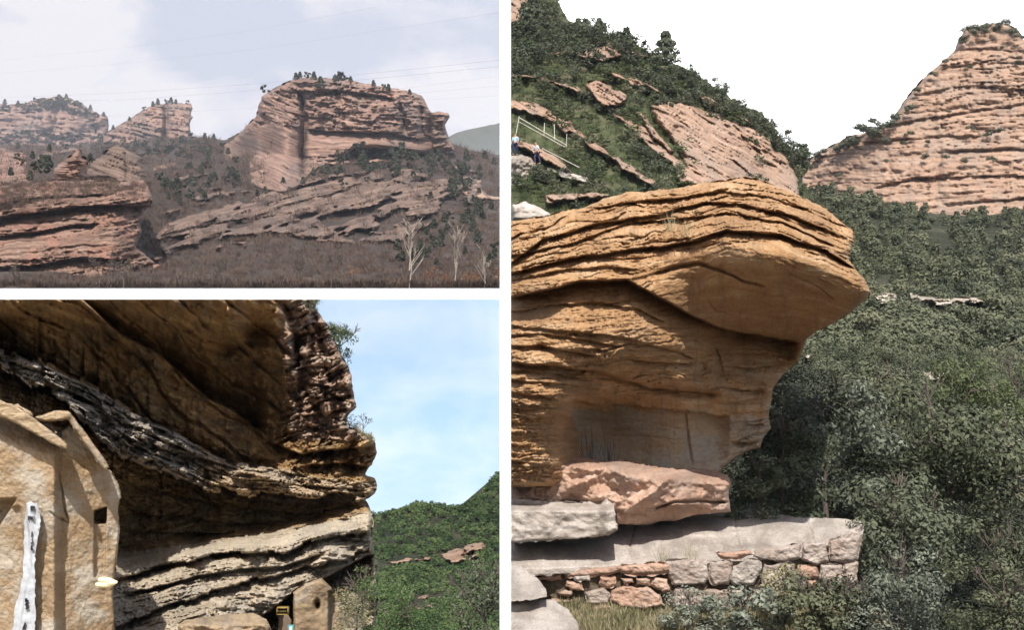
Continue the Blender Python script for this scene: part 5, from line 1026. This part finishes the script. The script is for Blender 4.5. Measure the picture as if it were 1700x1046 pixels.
# mud house
def mud_d(u, v, e):
    d = 8.15 + .0035 * np.maximum(u - 98, 0) - .18 * (1 - ss(88, 104, u)) * ss(-30, 10, v - curve(u, [(-60, 700), (110, 760)]))
    d = d + (.07 + .3 * (1 - ss(862, 872, v))) * ss(155, 158, u) * (1 - ss(174, 177, u + .02 * (v - 900))) * ss(846, 850, v + .3 * (u - 160)) * (1 - ss(955, 962, v))
    d = d + .45 * (1 - ss(24, 30, u - 25 * ss(828, 836, v) * 0)) * ss(826, 832, v - .5 * u * 0) * (1 - ss(0, 6, (v - 868) + u * 1.6))
    d = d + .07 * (1 - ss(0, 5, u - curve(v, [(830, 30), (900, 38), (1000, 28), (1080, 22)]))) * ss(838, 846, v)
    x = d - .035 * fbm(u * .012, v * .012, 2, 851) - .020 * fbm(u * .07, v * .07, 5, 852, .6) - .006 * fbm(u * .25, v * .25, 3, 853)
    x = x + vgroove(u, v, [(96, 770), (100, 800), (108, 850), (116, 870)], .06, 1.5) + groove(u, v, [(78, 848), (100, 862), (120, 870)], .05, 2)
    return x
house = relief('mud_house', [(-60, 640), (0, 686), (50, 712), (98, 742), (100, 716), (116, 704), (140, 730), (168, 772), (184, 782), (198, 806), (202, 826), (196, 846), (199, 880), (194, 930), (190, 962), (188, 990), (191, 1024), (187, 1090), (-60, 1090)], mud_d, M['mud'], 1.5, 1.4, (3.5, .10), thick=1.2, seed=72)
tag(house, 'tan mud-plastered house wall with narrow niche at the left edge', 'house')
def hpart(name, poly, d0, mat, seed, rnd=(4, .06), thick=.12, step=1.5, gain=.03):
    return relief(name, poly, lambda u, v, e: (d0(u, v) if callable(d0) else d0 + 0 * u) - gain * fbm(u * .05, v * .06, 4, seed), mat, step, 1.2, rnd, thick=thick, seed=seed, parent=house)
hpart('roof_slab', [(-60, 630), (0, 664), (28, 674), (60, 696), (96, 724), (113, 738), (111, 746), (96, 742), (60, 722), (28, 704), (0, 692), (-60, 660)], 7.75, M['rock_tan'], 861, thick=.5)
hpart('roof_slab', [(58, 692), (90, 682), (114, 683), (122, 692), (140, 716), (160, 744), (176, 766), (181, 776), (174, 782), (158, 762), (138, 734), (120, 708), (112, 696), (84, 700), (62, 700)], 7.95, M['rock_tan'], 862, thick=.5)
hpart('roof_slab', [(2, 668), (30, 670), (52, 684), (56, 692), (44, 694), (20, 684)], 7.85, M['rock_tan'], 863, thick=.3)
hpart('roof_rubble', [(52, 696), (84, 702), (96, 718), (90, 730), (70, 722), (54, 708)], 8.05, M['rock_wallstone'], 864, thick=.3, gain=.08)
# signboard
sign = relief('signboard', [(43, 836), (52, 833), (62, 836), (66, 850), (64, 880), (60, 930), (58, 1000), (57, 1090), (17, 1090), (26, 1004), (34, 972), (38, 930), (42, 890), (41, 862)], lambda u, v, e: 7.86 - .006 * fbm(u * .08, v * .05, 3, 871) + .035 * (1 - ss(0, 5, u - curve(v, [(833, 40), (890, 46), (940, 50), (980, 40), (1046, 30)]))), plain('flaking_white_paint', (.40, .42, .45), .7, .3, 14), 1.3, 1.6, (2, .01), thick=.03, seed=73)
tag(sign, 'weathered white strip signboard with black brush characters on the mud wall', 'sign')
ink = plain('black_ink', (.012, .012, .014), .6, .1)
def strokes(segs, w):
    cos, qs, k = [], [], 0
    for (a, b) in segs:
        a, b = np.array(a, float), np.array(b, float); t = (b - a) / (np.hypot(*(b - a)) + 1e-9); n_ = np.array([-t[1], t[0]])
        c4 = np.array([a + n_ * w * .6, a - n_ * w * .6, b - n_ * w * .4, b + n_ * w * .4]); dd = 7.835
        f_, b_ = P(c4[:, 0], c4[:, 1], dd), P(c4[:, 0], c4[:, 1], dd + .03); cos += [f_, b_]
        qs += [[k, k + 1, k + 2, k + 3], [k + 4, k + 7, k + 6, k + 5]] + [[k + i, k + 4 + i, k + 4 + (i + 1) % 4, k + (i + 1) % 4] for i in range(4)]; k += 8
    return np.concatenate(cos), np.array(qs)
for segs, w in [([((51, 841), (51, 848)), ((51, 841), (57, 841)), ((57, 841), (56, 848)), ((54, 847), (55, 850))], 1.1),
                ([((47, 858), (47, 864)), ((47, 858), (51, 858)), ((51, 858), (51, 864)), ((53, 857), (53, 863)), ((56, 857), (57, 861)), ((54, 864), (57, 864))], 1.1),
                ([((53, 883), (52, 892)), ((52, 897), (54, 896)), ((51, 903), (55, 899)), ((52, 906), (51, 913)), ((51, 913), (57, 914))], 1.1),
                ([((42, 994), (42, 1000)), ((42, 998), (47, 997)), ((44, 994), (44, 1011)), ((41, 1004), (47, 1003)), ((42, 1011), (48, 1010))], 1.4),
                ([((42, 1034), (37, 1046)), ((40, 1039), (42, 1046))], 1.5)]:
    co, q = strokes(segs, w); obj('character', make_mesh('character', co, [q], None, False), ink, sign)
# corn cobs on a peg
def cob(u, v, d, L, r, tilt):
    nu, nv = 14, 10; co = []
    for i in range(nu + 1):
        t = i / nu; R = r * math.sin(math.pi * min(.97, .08 + .92 * t)) ** .5
        for j in range(nv):
            a = 2 * math.pi * j / nv; bump = 1 + .3 * ((i + j) % 2); co.append((t * L - L / 2, math.cos(a) * R * bump, math.sin(a) * R * bump))
    q = [[i * nv + j, i * nv + (j + 1) % nv, (i + 1) * nv + (j + 1) % nv, (i + 1) * nv + j] for i in range(nu) for j in range(nv)]
    co = np.array(co); c, s_ = math.cos(tilt), math.sin(tilt); co = co @ np.array([[c, 0, s_], [0, 1, 0], [-s_, 0, c]])
    return co + P(u, v, d), np.array(q)
corn = plain('pale_corn', (.74, .66, .42), .6, .3, 60)
for k, (u, v, L, lab) in enumerate([(177, 964, .12, 'upper pale corn cob hanging on the mud wall under the niche'), (174, 971, .13, 'lower pale corn cob hanging on the mud wall under the niche'), (184, 968, .10, 'short pale corn cob sticking out right under the niche')]):
    co, q = cob(u, v, 8.05, L, .02, .1 * (k - 1)); tag(obj('corn_cob', make_mesh('corn_cob', co, [q]), corn), lab, 'corn cob')
# small mud hut under the lower ledge
hut = relief('mud_hut', [(486, 984), (508, 968), (534, 960), (546, 972), (556, 984), (566, 978), (590, 985), (604, 1000), (606, 1090), (474, 1090), (486, 1046)], lambda u, v, e: 10.9 + .004 * (u - 480) - .05 * fbm(u * .03, v * .03, 3, 881) - .010 * fbm(u * .12, v * .12, 3, 882) + .3 * np.exp(-(((u - 527) / 3.5) ** 2 + ((v - 1005) / 6) ** 2)) + .25 * ss(544, 548, u) * ss(980, 986, v), M['mud'], 1.5, 1.5, (6, .2), thick=.8, seed=74)
tag(hut, 'small mud-walled hut tucked under the lowest ledge', 'hut')
door = relief('door', [(462, 1024), (478, 1020), (484, 1030), (478, 1090), (460, 1090)], lambda u, v, e: 11.1 + 0 * u, plain('grey_door_wood', (.16, .12, .09), .9), 1.5, .6, (2, .02), thick=.06, seed=75, parent=hut)
def box(name, u0, v0, u1, v1, d, t, mat, parent=None):
    c4u, c4v = [u0, u1, u1, u0], [v1, v1, v0, v0]; f_ = P(c4u, c4v, d); b_ = f_ + [0, t, 0]
    co = np.concatenate([f_, b_]); q = np.array([[0, 1, 2, 3], [7, 6, 5, 4], [0, 4, 5, 1], [1, 5, 6, 2], [2, 6, 7, 3], [3, 7, 4, 0]])
    return obj(name, make_mesh(name, co, [q], None, False), mat, parent)
yel = plain('yellow_paint', (.22, .15, .04), .6)
plq = box('plaque', 460, 1011, 477, 1021, 10.6, .05, plain('black_lacquer', (.012, .01, .01), .4)); tag(plq, 'small black plaque with yellow frame above the hut door', 'plaque')
for nm, a in (('frame_edge', (459, 1010, 478, 1011)), ('frame_edge', (459, 1021, 478, 1022)), ('frame_edge', (459, 1011, 460, 1021)), ('frame_edge', (477, 1011, 478, 1021))): box(nm, *a, 10.58, .07, yel, plq)
for k in range(4): box('character', 462 + k * 3.6, 1015, 463.4 + k * 3.6, 1017, 10.595, .01, yel, plq)
scr = box('notice_card', 478, 1039, 487, 1060, 10.5, .03, plain('turquoise_card', (.08, .30, .30), .4)); tag(scr, 'little turquoise-framed card at the foot of the hut door', 'card')
box('card_face', 480, 1041.5, 485, 1058, 10.49, .01, plain('white_card', (.45, .5, .5), .5), scr)
stone('boulder', [(296, 1040), (306, 1030), (330, 1024), (380, 1020), (420, 1018), (436, 1026), (448, 1040), (452, 1090), (290, 1090)], lambda u, v: 9.2 + .8 * ss(1040, 1018, v), M['rock_tan'], 'pale flat boulder at the bottom of the cliff, left of the hut door', 'boulder', (6, .2), thick=.6, seed=76, gain=.08)

# plants on and below the cliff
def ll_bush(name, u, v, d, hpx, n, leaf, mat, seed, label, wide=.9, sq=1.0, twig=False):
    tr_, tg_ = branch_segs(seed, 3, .55, .35, .018, .7, (3, 4), .22, .1); hi = max(max(a[2], b[2]) for a, b, _, _ in tr_ + tg_) * 1.08
    st = tubes([(a / hi, b / hi, max(ra, .005), max(rb, .004)) for a, b, ra, rb in tr_ + tg_], 4)
    parts = [('stem', st, M['bark'])] + ([('crown', blob_bush(n, leaf, seed, wide, 22, .5), M[mat])] if n else [])
    return plant_parts(name, parts, P(u, v, d), hpx * mpp(d), seed, 'LL', label, 'shrub', None, sq)
ll_bush('shrub', 512, 522, 12.6, 44, 900, .03, 'leaf_dark', 901, 'dark leafy shrub at the very top of the overhanging cliff')
ll_bush('shrub', 566, 612, 13.4, 84, 1500, .026, 'leaf_green', 902, 'green bush growing on the cliff edge against the sky', .8, .8)
ll_bush('shrub', 556, 572, 13.3, 44, 700, .04, 'leaf_green', 903, 'smaller green bush above another on the cliff edge', .8)
ll_bush('shrub', 604, 728, 13.2, 46, 0, .03, 'grass', 904, 'leafless grey shrub on the cliff ledge against the sky', .8, 1.2)
ll_bush('shrub', 582, 722, 13.0, 34, 420, .04, 'grass', 905, 'yellowish shrub beside the leafless one on the cliff ledge', .9, 1.2)
items = [(gt[int(r_.integers(4))], P(u, v, 12.9), r_.uniform(7, 13) * mpp(13), r_.uniform(0, 6), 1.3) for (u, v) in scatter([(558, 716), (590, 716), (620, 730), (616, 736), (580, 730)], 90, 43)]
mass('ledge_grass', items, M['grass'], 'LL', 'dry grass fringe on the cliff ledge', 'grass')
ll_bush('shrub', 640, 1075, 10.0, 130, 2600, .018, 'leaf_bright', 906, 'feathery green shrub at the bottom in front of the cliff foot', .9, 1.0)
ll_bush('shrub', 590, 1060, 9.8, 95, 1500, .022, 'grass', 907, 'yellow-green shrub at the bottom covering the hut corner', .9, 1.0)
ll_bush('shrub', 690, 1080, 10.4, 105, 1700, .022, 'leaf_bright', 908, 'bright green shrub at the bottom right of the cliff foot', 1.0)
ll_bush('shrub', 600, 985, 11.4, 50, 500, .04, 'leaf_green', 909, 'thin green sprig on the cliff above the hut', 1.0)
ll_bush('shrub', 815, 1100, 11.0, 190, 3600, .016, 'leaf_dark', 910, 'tall dark leafy shrub in the bottom right corner of the blue-sky view', .6)
ll_bush('shrub', 768, 1090, 12.0, 95, 1500, .024, 'leaf_bright', 911, 'green shrub left of the dark corner shrub', .8)

# ------------------------------------------------------------------ labels of repeats told apart by their place
_ones = 'first second third fourth fifth sixth seventh eighth ninth tenth eleventh twelfth thirteenth fourteenth fifteenth sixteenth seventeenth eighteenth nineteenth'.split()
_tens = {2: 'twent', 3: 'thirt', 4: 'fort', 5: 'fift'}
def ordinal(n): return _ones[n - 1] if n < 20 else _tens[n // 10] + ('ieth' if n % 10 == 0 else 'y-' + _ones[n % 10 - 1])
_by = {}
for o in COL.objects:
    if o.parent is None and o.get('group') and o.get('label'): _by.setdefault((o['group'], o['label']), []).append(o)
for (g, l), os_ in _by.items():
    if 1 < len(os_) <= 59 and len(l.split()) <= 12:
        for k, o in enumerate(sorted(os_, key=lambda o: o.location.x / o.location.y)): o['label'] = l + ', ' + ordinal(k + 1) + ' from the left'

# ------------------------------------------------------------------ the air
def haze(density):
    lo, hi = (-1900, -30, EYE - 120), (1900, 3600, EYE + 420)
    co = np.array([[x, y, z] for x in (lo[0], hi[0]) for y in (lo[1], hi[1]) for z in (lo[2], hi[2])], float)
    q = np.array([[0, 1, 3, 2], [4, 6, 7, 5], [0, 4, 5, 1], [2, 3, 7, 6], [0, 2, 6, 4], [1, 5, 7, 3]])
    m = bpy.data.materials.new('haze_air'); m.use_nodes = True; t = m.node_tree; t.nodes.clear()
    v = nd(t, 'ShaderNodeVolumePrincipled'); v.inputs['Color'].default_value = (.86, .90, 1, 1); v.inputs['Density'].default_value = density
    o = nd(t, 'ShaderNodeOutputMaterial'); t.links.new(v.outputs[0], o.inputs['Volume'])
    tag(obj('haze', make_mesh('haze', co, [q], None, False), m), 'thin pale winter haze over the whole view', None, None, 'stuff')
haze(0.00012)
